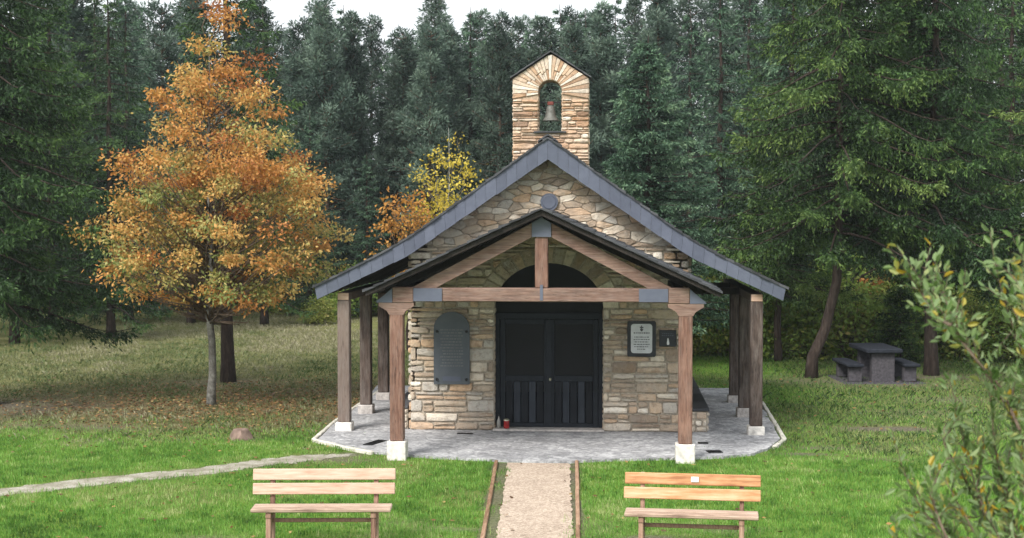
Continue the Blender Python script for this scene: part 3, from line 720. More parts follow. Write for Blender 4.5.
for sgn, yy, sd_ in ((1, TY0 + .02, 41), (-1, TY1 - .02, 43)):
    PT = (lambda g, y_: (lambda u, z, o: Vector((u, y_ - g * o, z))))(sgn, yy)
    lay(b, spans_tower, TZ0, OS - .12, (.04, .105), (.12, .46), PT, seed=sd_, proud=.035, gap=.004, split=.4, jit=.009, tint=(.0, 1))
    ro = lambda a: min(9 if math.cos(a) <= 1e-4 else (TX + TW - OC) / math.cos(a), 9 if math.cos(a) >= -1e-4 else (TX - TW - OC) / math.cos(a),
                       (TA - (TA - TS) * ((OC - TX) / TW * (1 if math.cos(a) > 0 else -1)) - OS + .12 * 0) / (math.sin(a) + (TA - TS) / TW * abs(math.cos(a))))
    nw = 27; a_lo, a_hi = -.17, math.pi + .17
    for i in range(nw):
        a0 = a_lo + (a_hi - a_lo) * i / nw; a1 = a_lo + (a_hi - a_lo) * (i + 1) / nw
        if rr.random() < .55:
            k_ = rr.uniform(.3, .5); rm = lambda a, k_=k_: OR_ + (ro(a) - OR_) * k_
            wedge(b, (OC, OS), a0, a1, OR_, rm, PT, rr.uniform(.05, 1), i + sd_, gap=.003); wedge(b, (OC, OS), a0, a1, rm((a0 + a1) / 2) + .004, ro, PT, rr.uniform(.05, 1), i + sd_ + 99, gap=.003)
        else: wedge(b, (OC, OS), a0, a1, OR_, ro, PT, rr.uniform(.05, 1), i + sd_, gap=.003)
for s_ in (-1, 1):   # outer edges and reveals
    lay(b, lambda z: [(TY0 + .03, TY1 - .03)], TZ0, TS - .02, (.05, .11), (.15, .4), (lambda g: (lambda u, z, o: Vector((TX + g * (TW * .985 + o * .5), u, z))))(s_), seed=50 + s_, gap=.006)
    lay(b, lambda z: [(TY0 + .03, TY1 - .03)], OB + .01, OS, (.05, .1), (.15, .4), (lambda g: (lambda u, z, o: Vector((OC + g * (OR_ - o * .3), u, z))))(s_), seed=53 + s_, gap=.006)
b.build('stone_facing', M['tower'], gab)
b = MB()
for s_ in (-1, 1):
    n = 5
    for i in range(n):
        f0, f1 = i / n, (i + 1) / n; xx = lambda f: TX + s_ * (TW + .04) * f; zz = lambda f: TA + .02 - (TA - TS + .025) * f
        b.prism([(xx(f0), zz(f0)), (xx(f1), zz(f1) + .006), (xx(f1), zz(f1) + .028), (xx(f0), zz(f0) + .026)], TY0 - .06 + rr.uniform(0, .015), TY1 + .05, rr.random())
b.build('slate_coping', M['darkslate'], gab)
b = MB(); b.box(OC - .27, OC + .27, TY0 - .05, TY1 + .03, OB + .0, OB + .028, bev=.005); b.build('sill', M['darkslate'], gab)

# porch
PY = -2.76
porch_posts = []
for s_ in (-1, 1):
    b = MB(); b.box(s_ * 2.12 - .10, s_ * 2.12 + .10, PY - .10, PY + .10, .24, 2.12, .6, bev=.014); po = b.build('porch_post', M['post'], CH)
    b = MB(); b.box(s_ * 2.12 - .14, s_ * 2.12 + .14, PY - .14, PY + .14, -.05, .239, bev=.012); b.build('plinth', M['white'], po)
    b = MB(); b.prism([(s_ * 2.12 - .105, 2.11), (s_ * 2.12 + .105, 2.11), (s_ * 2.12 + .14, 2.17), (s_ * 2.12 + .26, 2.24), (s_ * 2.12 + .26, 2.29), (s_ * 2.12 - .26, 2.29), (s_ * 2.12 - .26, 2.24), (s_ * 2.12 - .14, 2.17)], PY - .103, PY + .103, .7); b.build('bracket_capital', M['beam'], po)
    b = MB(); b.box(s_ * 2.02 - .155, s_ * 2.02 + .155, PY - .115, PY + .1, 2.291, 2.52, .55, bev=.01); b.build('beam_head', M['beam'], CH)
    b = MB(); b.prism([(s_ * 2.178, 2.292), (s_ * 2.42, 2.292), (s_ * 2.40, 2.32), (s_ * 2.178, 2.50)], PY - .11, PY + .09, .7); b.build('slate_end_cap', M['slate'], CH)
    b = MB(); b.prism([(s_ * 1.44, 2.315), (s_ * 1.862, 2.315), (s_ * 1.862, 2.505), (s_ * 1.44, 2.505)], PY - .122, PY - .1015, .6); b.build('slate_patch', M['slate'], CH)
    b = MB(); b.beam((s_ * 2.04, PY + .1, 2.42), (s_ * 2.04, -.03, 2.42), .16, .18, .4); b.build('wall_plate', M['darkwood'], CH)
b = MB(); b.box(-1.864, 1.864, PY - .10, PY + .10, 2.31, 2.51, .55, bev=.012); b.build('tie_beam', M['beam'], CH)
b = MB(); b.box(.02 - .095, .02 + .095, PY - .09, PY + .09, 2.512, 3.27, .55, bev=.01); b.build('king_post', M['post'], CH)
b = MB(); b.box(.02 - .022, .02 + .022, PY - .108, PY - .092, 2.33, 2.56, .7); b.build('iron_strap', M['slate'], CH)
b = MB(); b.prism([(-.12, 3.26), (.16, 3.26), (.16, 3.46), (.02, 3.545), (-.12, 3.46)], PY - .115, PY - .0, .7); b.build('slate_head_cap', M['slate'], CH)
for s_ in (-1, 1):
    x0, x1 = .02 + s_ * .145, .02 + s_ * 1.55
    b = MB(); b.prism([(x0, 3.255), (x0, 3.46), (.02 + s_ * 1.91, 2.513), (x1, 2.513)], PY - .085, PY + .085, .6); b.build('truss_rafter', M['beam'], CH)
PR = [(0.03, 3.70), (2.62, 2.49)]
b = MB()
for s_ in (-1, 1):
    b.prism([(.03, 3.655), (.03 + s_ * 2.57, 2.455), (.03 + s_ * 2.57, 2.395), (.03, 3.57)], PY - .31, -.04)
pr = b.build('porch_roof', M['darkwood'], CH)
b = MB()
for s_ in (-1, 1):
    n = 17
    for i in range(n):
        f1, f0 = 1 - i / n, 1 - (i + 1.25) / n; f0 = max(f0, 0)
        y = PY - .36 + rr.uniform(-.015, .015)
        while y < -.05:
            y1 = min(y + rr.uniform(.22, .36), -.042); xa, za = .03 + s_ * 2.60 * f1 + rr.uniform(-.012, .012), 3.70 - 1.213 * f1; xb, zb = .03 + s_ * 2.60 * f0, 3.70 - 1.213 * f0
            vs = []
            l = rr.uniform(0, .012)
            for yy in (y + .003, y1 - .003): vs += [Vector((xa, yy, za - .035)), Vector((xa, yy, za + l)), Vector((xb, yy, zb - .022)), Vector((xb, yy, zb - .042))]
            b.add(vs, [(0, 1, 2, 3), (7, 6, 5, 4), (0, 4, 5, 1), (1, 5, 6, 2), (2, 6, 7, 3), (3, 7, 4, 0)], rr.random() * .8)
            y = y1
b.build('roof_slates', M['darkslate'], pr)
b = MB()
for y in (-2.2, -1.6, -1.0, -.4):
    for s_ in (-1, 1): b.beam((.03, y, 3.52), (.03 + s_ * 2.4, y, 2.42), .07, .09, rr.random())
b.build('rafters', M['darkwood'], pr)

# ------------------------------------------------------------------ bell
BE = empty('bell', (.02, .2, 5.08), 0, 'small grey bronze bell hanging in the arched opening of the bell gable', 'bell'); BE.scale = (.86, .86, .80); BE.location.z = 5.15
b = MB(); b.lathe([(0, .325), (.03, .325), (.055, .315), (.075, .285), (.085, .22), (.095, .15), (.115, .08), (.145, .03), (.162, .005), (.16, 0), (.15, .0), (.13, .03), (.10, .09), (.08, .17), (.07, .25), (0, .29)], 28); b.build('bell_body', M['bronze'], BE, True)
b = MB(); b.tube([(0, 0, .25), (0, 0, .02), (0, 0, -.04)], [.008, .01, .022], 8); b.build('clapper', M['iron'], BE, True)
b = MB(); b.box(-.06, .06, -.035, .035, .327, .40, bev=.01); b.build('yoke', M['redpaint'], BE)
b = MB(); b.tube([(-.20, 0, .385), (.20, 0, .385)], [.012, .012], 8); b.build('axle', M['iron'], BE)

# ------------------------------------------------------------------ wall signs
def arched(x0, x1, z0, zs, zt, n=12):
    c, r = (x0 + x1) / 2, (x1 - x0) / 2
    return [(x0, z0), (x1, z0)] + [(c + r * math.cos(math.pi * i / n), zs + (zt - zs) * math.sin(math.pi * i / n)) for i in range(n + 1)]
P1 = empty('memorial_plaque', (-1.61, -.06, .77), 0, 'large arched dark slate memorial plaque on the stone wall left of the door', 'plaque')
b = MB(); b.prism(arched(-.30, .30, 0, .93, 1.21), -.025, .02); sl_ = b.build('slate_panel', M['plaqueslate'], P1)
b = MB()
for i in range(13):
    z = .90 - i * .05; x = -.19 + (rr.uniform(0, .05) if i % 3 else 0)
    while x < .17: w = rr.uniform(.02, .07); b.box(x, min(x + w, .19), -.0275, -.0245, z, z + .016); x += w + .014
b.build('engraved_lines', M['inkgrey'], P1)
b = MB(); b.box(-.15, .15, -.029, -.0245, .055, .13); b.build('lower_label', M['slate'], P1)
for x, z in ((-.245, .88), (.245, .88), (-.245, .08), (.245, .08)):
    b = MB(); b.tube([(x, -.024, z), (x, -.05, z)], [.026, .022], 10); b.build('bolt', M['iron'], P1)
def roundrect(x0, x1, z0, z1, r, n=5):
    o = []
    for cx, cz, a in ((x1 - r, z1 - r, 0), (x0 + r, z1 - r, 90), (x0 + r, z0 + r, 180), (x1 - r, z0 + r, 270)):
        for i in range(n + 1): o.append((cx + r * math.cos(R(a + 90 * i / n)), cz + r * math.sin(R(a + 90 * i / n))))
    return o
P2 = empty('dedication_plaque', (1.535, -.06, 1.27), 0, 'pale grey stone plaque with emblem and dark frame right of the door', 'plaque')
b = MB(); b.prism(roundrect(-.235, .235, -.02, .57, .03), -.02, .02); b.build('frame', M['signblack'], P2)
b = MB(); b.prism(roundrect(-.175, .175, .04, .525, .05), -.035, -.0205); b.build('stone_panel', M['marble'], P2)
b = MB()   # emblem: small cross over a shell-like mark
b.box(-.008, .008, -.038, -.0345, .40, .50); b.box(-.03, .03, -.0382, -.0348, .455, .475); b.prism([(-.03, .435), (-.012, .405), (.012, .405), (.03, .435), (0, .45)], -.0384, -.035)
for i, (z, k) in enumerate(((.365, .13), (.30, .12), (.26, .13), (.22, .115), (.18, .13), (.14, .12), (.10, .07))):
    x = -k
    while x < k: w = rr.uniform(.012, .045); b.box(x, min(x + w, k), -.038, -.0345, z, z + (.02 if i == 0 else .014)); x += w + .011
b.build('engraving', M['ink'], P2)
P3 = empty('wall_sign', (1.965, -.06, 1.42), 0, 'small square black sign with a white figure, beside the porch post', 'sign')
b = MB(); b.box(-.14, .14, -.02, .02, 0, .27, bev=.004); b.build('panel', M['signblack'], P3)
b = MB(); b.prism([(-.012, .03), (.022, .03), (.026, .06), (.018, .10), (.012, .135), (.0, .145), (-.008, .13), (-.01, .1), (-.016, .06)], -.024, -.0195)
b.build('white_figure', M['signwhite'], P3)
b = MB()
for z, k in ((.21, .09), (.178, .10)):
    x = -k
    while x < k: w = rr.uniform(.012, .03); b.box(x, min(x + w, k), -.0235, -.0195, z, z + .011); x += w + .012
b.build('lettering', M['slate'], P3)

# ------------------------------------------------------------------ small things by the door
o = empty('grave_candle', (-.70, -.02, .036), 0, 'small red votive candle standing at the foot of the black door', 'candle')
b = MB(); b.lathe([(0, 0), (.045, 0), (.05, .02), (.045, .11), (.05, .13), (.0, .13)], 16); b.build('candle_jar', M['redglass'], o, True)
b = MB(); b.lathe([(.05, .131), (.046, .15), (.02, .165), (0, .166)], 16); b.build('lid', M['brass'], o, True)
o = empty('bottle', (-.83, -.0, .036), 0, 'small grey glass bottle left of the red candle by the door', 'bottle')
b = MB(); b.lathe([(0, 0), (.032, 0), (.034, .02), (.034, .12), (.014, .165), (.013, .20), (0, .20)], 14); b.build('glass_body', M['glassgrey'], o, True)
b = MB(); b.lathe([(.016, .2), (.016, .225), (0, .225)], 12); b.build('cap', M['iron'], o)
# drain covers and dark mats in the paving
def drain(x, y, w, d, rz, lab):
    b = MB(); b.box(-w / 2, w / 2, -d / 2, d / 2, .001, .012, bev=.003)
    for i in range(5): b.box(-w / 2 + w * (i + .6) / 5.4, -w / 2 + w * (i + .9) / 5.4, -d / 2 + .02, d / 2 - .02, .012, .016)
    o = b.build('drain_grate', M['iron'], None, loc=(x, y, 0)); o.rotation_euler = (0, 0, rz); tag(o, lab, 'drain')
drain(-1.35, -.45, .26, .10, 0, 'dark metal drain grate in the paving at the foot of the left wall')
drain(-2.67, -1.50, .16, .52, R(-18), 'long dark grate in the paving beside the left porch post')
drain(2.48, -1.18, .16, .14, 0, 'small dark grate in the paving right of the porch, nearer the wall')
drain(2.60, -2.02, .22, .20, R(10), 'dark grate near the grass edge right of the right porch post')

# ------------------------------------------------------------------ benches
def make_bench(name, lab, loc, rz, slat, label_plate, seed):
    rr = random.Random(seed); W_ = 1.53
    o = empty(name, loc, rz, lab, 'bench', 'wooden park benches beside the gravel path')
    for z0 in (.70, .55):
        b = MB(); tl = .028
        Mx = Matrix.Translation((0, .03 + (z0 - .6) * .22, z0)) @ Matrix.Rotation(R(-10), 4, 'X')
        b.box(-W_ / 2 + rr.uniform(-.006, .006), W_ / 2 + rr.uniform(-.006, .006), -.018, .018, 0, .122, .35 + .4 * rr.random(), Mx, .007); b.build('back_slat', slat, o)
    b = MB()
    for k, (ya, yb) in enumerate(((-.33, -.185), (-.175, -.03))): b.box(-W_ / 2 + .025, W_ / 2 - .025, ya, yb, .42, .46, .4 + .2 * k, bev=.008)
    b.build('seat', M['bench_seat'], o)
    for s_ in (-1, 1):
        x = s_ * .555
        b = MB(); b.beam((x, -.29, GZ - .05), (x, -.26, .415), .055, .075, rr.random(), .008, up=(0, 1, 0)); b.build('leg', M['bench_leg'], o)
        b = MB(); b.beam((x + s_ * .004, -.02, GZ - .05), (x + s_ * .004, .045, .42), .055, .075, rr.random(), .008, up=(0, 1, 0)); b.beam((x + s_ * .004, .045, .40), (x + s_ * .004, .10, .82), .05, .05, rr.random(), .006, up=(0, 1, 0)); b.build('leg', M['bench_leg'], o)
        b = MB(); b.box(x - .03, x + .03, -.31, .04, .355, .418, bev=.006); b.build('seat_bearer', M['bench_leg'], o)
    b = MB(); b.box(-.53, .53, -.17, -.13, .285, .325, bev=.006); b.build('stretcher', M['bench_leg'], o)
    for s_ in (-1, 1):
        b = MB(); b.box(s_ * .555 - .025, s_ * .555 + .025, -.27, .03, .28, .33, bev=.005); b.build('foot_rail', M['bench_leg'], o)
    if label_plate:
        b = MB(); b.box(-.01, .075, -.0215, -.0185, .74, .795, .5, Matrix.Translation((0, .045, 0))); b.build('label_plate', M['label'], o)
    return o
make_bench('park_bench', 'pale cream slatted wooden bench on the lawn left of the gravel path', (-2.045, -8.62, 0), R(5), M['bench_pale'], False, 1)
rb = make_bench('park_bench', 'orange slatted wooden bench with a small white label, right of the gravel path', (1.90, -8.66, 0), R(-4.5), M['bench_orange'], True, 2); rb.scale = (.935, 1, 1)

# ------------------------------------------------------------------ picnic table
o = empty('picnic_table', (6.86, 8.5, -.05), R(5), 'grey stone picnic table with two stone benches between the spruce trunks', 'picnic table'); o.scale = (.93, .93, .95)
b = MB(); b.box(-.42, .42, -.85, .85, .70, .80, bev=.02); b.build('tabletop', M['granitedark'], o)
for y in (-.62, .5):
    b = MB(); b.box(-.27, .27, y - .1, y + .12, .0, .699, bev=.015); b.build('pedestal', M['granite'], o)
b = MB(); b.box(-.95, .95, -.95, .95, -.06, .03, bev=.02); b.build('base_slab', M['granite'], o)
for s_ in (-1, 1):
    b = MB(); b.box(s_ * .66 - .19, s_ * .66 + .19, -.8, .8, .38, .45, bev=.015); st_ = b.build('bench_seat', M['granitedark'], o)
    for y in (-.6, .5):
        b = MB(); b.box(s_ * .64 - .15, s_ * .64 + .15, y - .09, y + .09, .03, .379, bev=.012); b.build('support', M['granite'], st_)

# ------------------------------------------------------------------ rock
b = bmesh.new(); bmesh.ops.create_icosphere(b, subdivisions=3, radius=1)
r0 = random.Random(2); pl = [(Vector((r0.gauss(0, 1), r0.gauss(0, 1), abs(r0.gauss(0, 1)))).normalized(), r0.uniform(.55, .85)) for _ in range(9)]
for v_ in b.verts:
    for nn, dd in pl:
        k = v_.co.dot(nn)
        if k > dd: v_.co -= nn * (k - dd)
    v_.co = Vector((v_.co.x * .22, v_.co.y * .17, v_.co.z * .20))
me = bpy.data.meshes.new('rock'); b.to_mesh(me); b.free(); me.materials.append(M['rock'])
ob = bpy.data.objects.new('rock', me); COL.objects.link(ob); ob.location = (-4.93, -1.04, .0); tag(ob, 'small pinkish brown rock on the lawn edge left of the chapel', 'rock')

# ------------------------------------------------------------------ trees
def trunk_pts(H, lean=(0, 0), wob=.08, seed=0, n=12, curve=None):
    rr = random.Random(seed); p = []
    for i in range(n + 1):
        f = i / n; x, y = lean[0] * H * f, lean[1] * H * f
        if curve: x += curve(f * H)
        p.append(Vector((x + rr.uniform(-wob, wob) * (f > 0) * .6, y + rr.uniform(-wob, wob) * .6 * (f > 0), H * f - (.15 if i == 0 else 0))))
    return p
def along(p, z):
    for a, b_ in zip(p, p[1:]):
        if z <= b_.z: f = (z - a.z) / (b_.z - a.z + 1e-9); return a + (b_ - a) * f
    return p[-1]
def tree_trunk(p, r0, mat, parent, flare=1.35, branches=None, n=9, name='trunk'):
    b = MB(); H = p[-1].z
    pts = [p[0], Vector((p[0].x + (p[1].x - p[0].x) * .12, p[0].y, H * .035))] + list(p[1:])
    rad = [r0 * flare, r0 * 1.08] + [r0 * max(.06, (1 - q_.z / H) ** .8) for q_ in p[1:]]
    b.tube(pts, rad, n, jit=.07)
    if branches:
        for bp, br in branches: b.tube(bp, br, 5)
    return b.build(name, mat, parent, True)
def spruce(name, loc, H, Rad, z0, nb, mat, seed, lab, r0=.16, droop=.42, twig=.5, q=8, ls=1.0, lean=(0, 0), curve=None, group=None, barkm='bark', density=.10, hang=.7, cat='spruce tree'):
    rng = np.random.default_rng(seed); root = empty(name, loc, 0, lab, cat, group)
    tp = trunk_pts(H, lean, .05, seed, curve=curve); br = []; Vs = []; Ts = []
    for i in range(nb):
        t_ = (i + rng.random()) / nb; z = z0 + (H * .98 - z0) * t_ ** 1.05
        L = Rad * (1 - t_) ** .72 * rng.uniform(.62, 1.12) + .12
        if rng.random() < .12: L *= .6
        a = i * 2.39996 + rng.normal(0, .35); base = np.array(along(tp, z))
        n = max(4, int(L / density)); s = np.linspace(.10, 1, n)
        d = np.array([math.cos(a), math.sin(a), 0]); dr = droop * rng.uniform(.6, 1.35)
        zc = L * (.10 * s - dr * s ** 1.7 + .45 * dr * s ** 5)
        P = base + np.outer(L * s, d) * (1 - .06 * s[:, None]); P[:, 2] += zc
        ax = np.gradient(P, axis=0); ax = nrm(ax)
        ks = [round(k_ * (n - 1) / 6) for k_ in range(7)]; br.append(([Vector(P[0] - d * .1 * L)] + [Vector(P[k_]) for k_ in ks], [.018 * L ** .6] + [(.014 * (1 - k_ / n) + .003) * L ** .6 for k_ in ks]))
        side = np.cross(ax, [0, 0, 1]); bt = rng.normal(0, .12)
        for sg in (-1, 0, 1):
            td = nrm(ax * rng.uniform(.45, .9, (n, 1)) + sg * side * rng.uniform(.6, 1.0, (n, 1)) + np.array([0, 0, -1]) * (hang * rng.uniform(.2, 1.3, (n, 1)) * (1.5 if sg == 0 else 1)) + rng.normal(0, .12, (n, 3)))
            tl = twig * (.35 + .65 * np.sin(np.pi * np.clip(s, 0, 1) ** .8 * .9 + .25)) * rng.uniform(.5, 1.15, n) * min(1, .35 + L / 2.2)
            u = (np.arange(q)[None] + rng.random((n, q))) / q
            PP = P[:, None] + td[:, None] * (u * tl[:, None])[..., None]; PP = PP + rng.normal(0, .012 * ls, PP.shape)
            DD = td[:, None] + rng.normal(0, .55, PP.shape) + np.array([0, 0, -.1])
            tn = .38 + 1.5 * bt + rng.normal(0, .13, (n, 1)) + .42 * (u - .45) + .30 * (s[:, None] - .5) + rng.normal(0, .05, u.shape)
            m = PP.reshape(-1, 3); Vs.append(leaves(rng, m, DD.reshape(-1, 3), rng.uniform(.07, .13, len(m)) * ls, rng.uniform(.022, .04, len(m)) * ls)); Ts.append(tn.reshape(-1))
    tree_trunk(tp, r0, M[barkm], root, branches=br)
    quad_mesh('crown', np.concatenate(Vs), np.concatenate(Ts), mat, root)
    return root
def pine(name, loc, H, Rad, z0, nb, mat, seed, lab, group=None, ls=1.0):
    rng = np.random.default_rng(seed); root = empty(name, loc, 0, lab, 'pine tree', group); tp = trunk_pts(H, (rng.normal(0, .01), 0), .08, seed); br = []; Vs = []; Ts = []
    for i in range(nb):
        t_ = (i + rng.random()) / nb; z = z0 + (H - z0) * t_
        L = Rad * (.10 + .90 * (1 - t_) ** .75) * rng.uniform(.4, 1.15)
        if t_ < .12: L *= .75
        a = i * 2.39996 + rng.normal(0, .4); base = np.array(along(tp, z)); d = np.array([math.cos(a), math.sin(a), 0])
        rise = rng.uniform(.0, .45) + .45 * t_
        tip = base + d * L + np.array([0, 0, rise * L]); br.append(([Vector(base), Vector(base + d * L * .5 + [0, 0, rise * L * .35]), Vector(tip)], [.035, .02, .006]))
        k = rng.integers(5, 9) if t_ < .85 else 3; bt = rng.normal(0, .13)
        for _ in range(k):
            s = rng.uniform(.35, 1.05); c_ = base + d * L * s + np.array([0, 0, rise * L * s * s]) + rng.normal(0, .22 * L * .5, 3) * [1, 1, .6]
            m = 42; u = nrm(rng.normal(size=(m, 3)) + [0, 0, .5] + d * .4); rad = rng.random((m, 1)) ** .5 * (.30 if t_ < .85 else .2)
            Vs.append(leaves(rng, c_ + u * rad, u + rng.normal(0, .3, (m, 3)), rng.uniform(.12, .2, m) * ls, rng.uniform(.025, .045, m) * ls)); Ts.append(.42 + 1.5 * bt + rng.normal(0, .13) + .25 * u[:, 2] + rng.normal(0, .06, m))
    for i in range(46):
        z = rng.uniform(1.0, z0 + .45 * (H - z0)); a = rng.random() * 6.283; L = rng.uniform(.5, 1.5); b0 = np.array(along(tp, z)); d = np.array([math.cos(a), math.sin(a), rng.uniform(-.25, .15)])
        br.append(([Vector(b0), Vector(b0 + d * L * .6), Vector(b0 + d * L + [0, 0, -.1])], [.022, .014, .005]))
    tree_trunk(tp, .13, M['barkred'], root, branches=br, flare=1.2, n=7)
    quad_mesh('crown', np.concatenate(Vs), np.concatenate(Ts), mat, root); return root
def broadleaf(name, loc, prof, nclump, mat, seed, lab, cat, H, trunk_r, barkm, leaf=(.07, .05), per=60, csize=.26, tfun=None, lean=(0, 0), wob=.06, group=None, fork=None, centre=(0, 0)):
    """prof: list of (z, radius); clumps fill the profile"""
    rng = np.random.default_rng(seed); root = empty(name, loc, 0, lab, cat, group); tp = trunk_pts(H * .93, lean, wob, seed); br = []; Vs = []; Ts = []
    zs = np.array([p[0] for p in prof]); rs = np.array([p[1] for p in prof])
    zz = np.linspace(zs[0], zs[-1], 200); ww = np.interp(zz, zs, rs) ** 1.6 + .02; cw = np.cumsum(ww) / ww.sum()
    for i in range(nclump):
        z = np.interp(rng.random(), cw, zz); r = np.interp(z, zs, rs) * rng.random() ** .45 * (.78 + .45 * vnoise(np.array([z * 1.3 + 11]), np.array([seed * 3.1]))[0]) * rng.uniform(.85, 1.15); a = rng.random() * 2 * math.pi
        c_ = np.array([centre[0] + r * math.cos(a), centre[1] + r * math.sin(a), z]); cs = csize * rng.uniform(.6, 1.3); m = int(per * rng.uniform(.5, 1.3))
        zb = max(zs[0] * .8 + rng.random() * min(1.2, .5 * (z - zs[0] * .8)), z - (.45 * r + .2 + .6 * rng.random())); b0 = np.array(along(tp, min(zb, H * .9))); md = b0 * .45 + c_ * .55 + [0, 0, -.10] + rng.normal(0, .08, 3)
        br.append(([Vector(b0), Vector(md), Vector(c_)], [max(.006, trunk_r * .22 * (1 - z / H) + .008), .010, .004]))
        p_ = c_ + rng.normal(0, 1, (m, 3)) * [cs, cs, cs * .6]; D_ = rng.normal(size=(m, 3)) + [0, 0, -.35] + nrm(p_ - c_) * .8
        Vs.append(leaves(rng, p_, D_, rng.uniform(.6, 1.3, m) * leaf[0], rng.uniform(.6, 1.2, m) * leaf[1]))
        tb = tfun(c_, rng) if tfun else .5; Ts.append(tb + rng.normal(0, .09) + rng.normal(0, .09, m))
    tree_trunk(tp, trunk_r, M[barkm], root, flare=1.3)
    lb_ = MB()
    for bp, rad_ in br: lb_.tube(bp, rad_, 5)
    lb_.build('limbs', M['barkpale' if barkm == 'birchbark' else 'twigbark'], root, True)
    quad_mesh('crown', np.concatenate(Vs), np.concatenate(Ts), mat, root); return root

# the orange oak
oak_t = lambda c_, rng: .51 + .07 * (c_[2] < 4.2) - .02 * (c_[2] - 5) + (.27 if rng.random() < (.34 + .3 * (c_[2] < 4.2)) else 0) - (.2 if rng.random() < .28 else 0)
broadleaf('oak_tree', (-6.6, 3.17, GZ), [(1.9, 1.0), (2.4, 1.75), (3.1, 2.15), (3.9, 2.05), (4.6, 1.65), (5.3, 1.3), (6.2, .95), (6.9, .68), (7.4, .45), (7.9, .26), (8.15, .06)], 285, M['oak'], 5,
          'orange and yellow autumn oak on a thin pale trunk, left of the chapel', 'oak tree', 7.7, .085, 'barkpale', leaf=(.08, .046), per=165, csize=.15, tfun=oak_t, centre=(.18, 0))
broadleaf('birch_tree', (-3.40, 15.5, GZ), [(3.0, 1.0), (3.6, 1.15), (4.6, .85), (5.4, .45), (6.0, .15)], 62, M['birch'], 8, 'thin yellow birch with a white stem rising behind the left roof slope', 'birch tree', 6.5, .045, 'birchbark', leaf=(.095, .07), per=34, csize=.17, tfun=lambda c_, r: r.uniform(.2, .8))
broadleaf('oak_sapling', (-4.40, 14.5, GZ), [(1.8, .5), (2.6, .75), (3.6, .65), (4.2, .3)], 48, M['rust'], 9, 'rusty orange young oak low behind the left roof slope', 'oak tree', 4.0, .05, 'bark', leaf=(.12, .08), per=34, csize=.2, tfun=lambda c_, r: .5)

# spruces standing near
spruce('spruce_tree', (-10.9, 2.9, GZ), 12.5, 3.1, 1.9, 175, M['sprucedark'], 21, 'large dark green spruce with drooping branches at the left edge', r0=.2, droop=.5, twig=.62, q=9, density=.085)
spruce('spruce_tree', (-7.32, 7.08, GZ), 12.5, 1.9, 3.0, 90, M['sprucedark'], 22, 'dark spruce with a thick dark trunk standing just behind the orange oak', r0=.14, droop=.3, q=7)
spruce('spruce_tree', (5.5, 8.8, GZ), 13, 3.3, 3.2, 165, M['spruce'], 23, 'large green spruce with a leaning dark trunk left of the picnic table', r0=.125, droop=.55, twig=.66, q=9, hang=1.1, curve=lambda z: .24 * min(z, 2.2) + .015 * z, density=.085)
spruce('spruce_tree', (8.3, 9.5, GZ), 13, 3.2, 3.3, 155, M['sprucedark'], 24, 'dark spruce with an upright trunk right behind the picnic table', r0=.15, droop=.55, twig=.66, q=9, hang=1.1, density=.085)
spruce('spruce_tree', (1.9, 11.5, GZ), 8.0, 2.6, .9, 165, M['spruceblue'], 25, 'blue green spruce rising behind the right slope of the chapel roof', r0=.13, droop=.15, twig=.5, q=9, hang=.35, density=.085)
spruce('spruce_tree', (5.2, 12.6, GZ), 6.4, 2.0, 1.6, 110, M['spruce'], 26, 'shorter yellow green spruce between the blue green spruce and the leaning trunk', r0=.1, droop=.3, twig=.5, q=8, hang=.7)
spruce('spruce_tree', (11.2, 7.2, GZ), 11, 2.9, 2.4, 140, M['spruce'], 27, 'mid green spruce at the right edge behind the willow', r0=.17, droop=.45, q=8)
# masters for the woods behind
gA, gB = 'spruces in the wood right of the chapel', 'pines in the wood behind the chapel and meadow'
la = 'tall green spruce in the shaded wood behind the picnic table'
lc = 'tall blue green pine in the wood right of the bell gable'
lb = 'tall blue green pine in the wood between the oak and the bell gable'
ld = 'tall dark spruce in the wood left of and behind the orange oak'
le = 'tall blue green pine far behind the orange oak and left spruce'
lr = 'tall green spruce in the wood between the chapel roof and the leaning trunk'
lq = 'blue green spruce far back in the wood just right of the orange oak'
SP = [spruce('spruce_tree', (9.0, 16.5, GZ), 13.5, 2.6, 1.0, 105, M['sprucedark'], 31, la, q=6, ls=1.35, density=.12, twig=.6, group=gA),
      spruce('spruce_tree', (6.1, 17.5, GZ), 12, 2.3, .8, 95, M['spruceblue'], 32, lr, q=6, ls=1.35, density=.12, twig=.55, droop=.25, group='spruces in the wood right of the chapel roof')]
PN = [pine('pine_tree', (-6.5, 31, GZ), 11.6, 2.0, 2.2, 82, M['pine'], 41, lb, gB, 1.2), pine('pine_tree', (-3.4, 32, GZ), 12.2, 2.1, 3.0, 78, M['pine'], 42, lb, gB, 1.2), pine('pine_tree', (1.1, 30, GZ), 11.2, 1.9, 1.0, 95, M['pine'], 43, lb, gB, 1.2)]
rw_ = random.Random(77)
def place(master, x, y, s, lab, grp):
    c = copy_tree(master); c.location = (x, y, GZ); c.rotation_euler = (0, 0, rw_.uniform(0, 6.28)); c.scale = (s * rw_.uniform(.9, 1.15), s * rw_.uniform(.9, 1.15), s); c['label'] = lab; c['group'] = grp; return c
CXW, CYW = 1.06, -24
def xr(px, y):   # world x of the ray through photograph column px at depth y (rows of the wood are spread over the view)
    a = math.atan((px - 512) / 1450) - R(3.98); return CXW + (y - CYW) * math.tan(a)
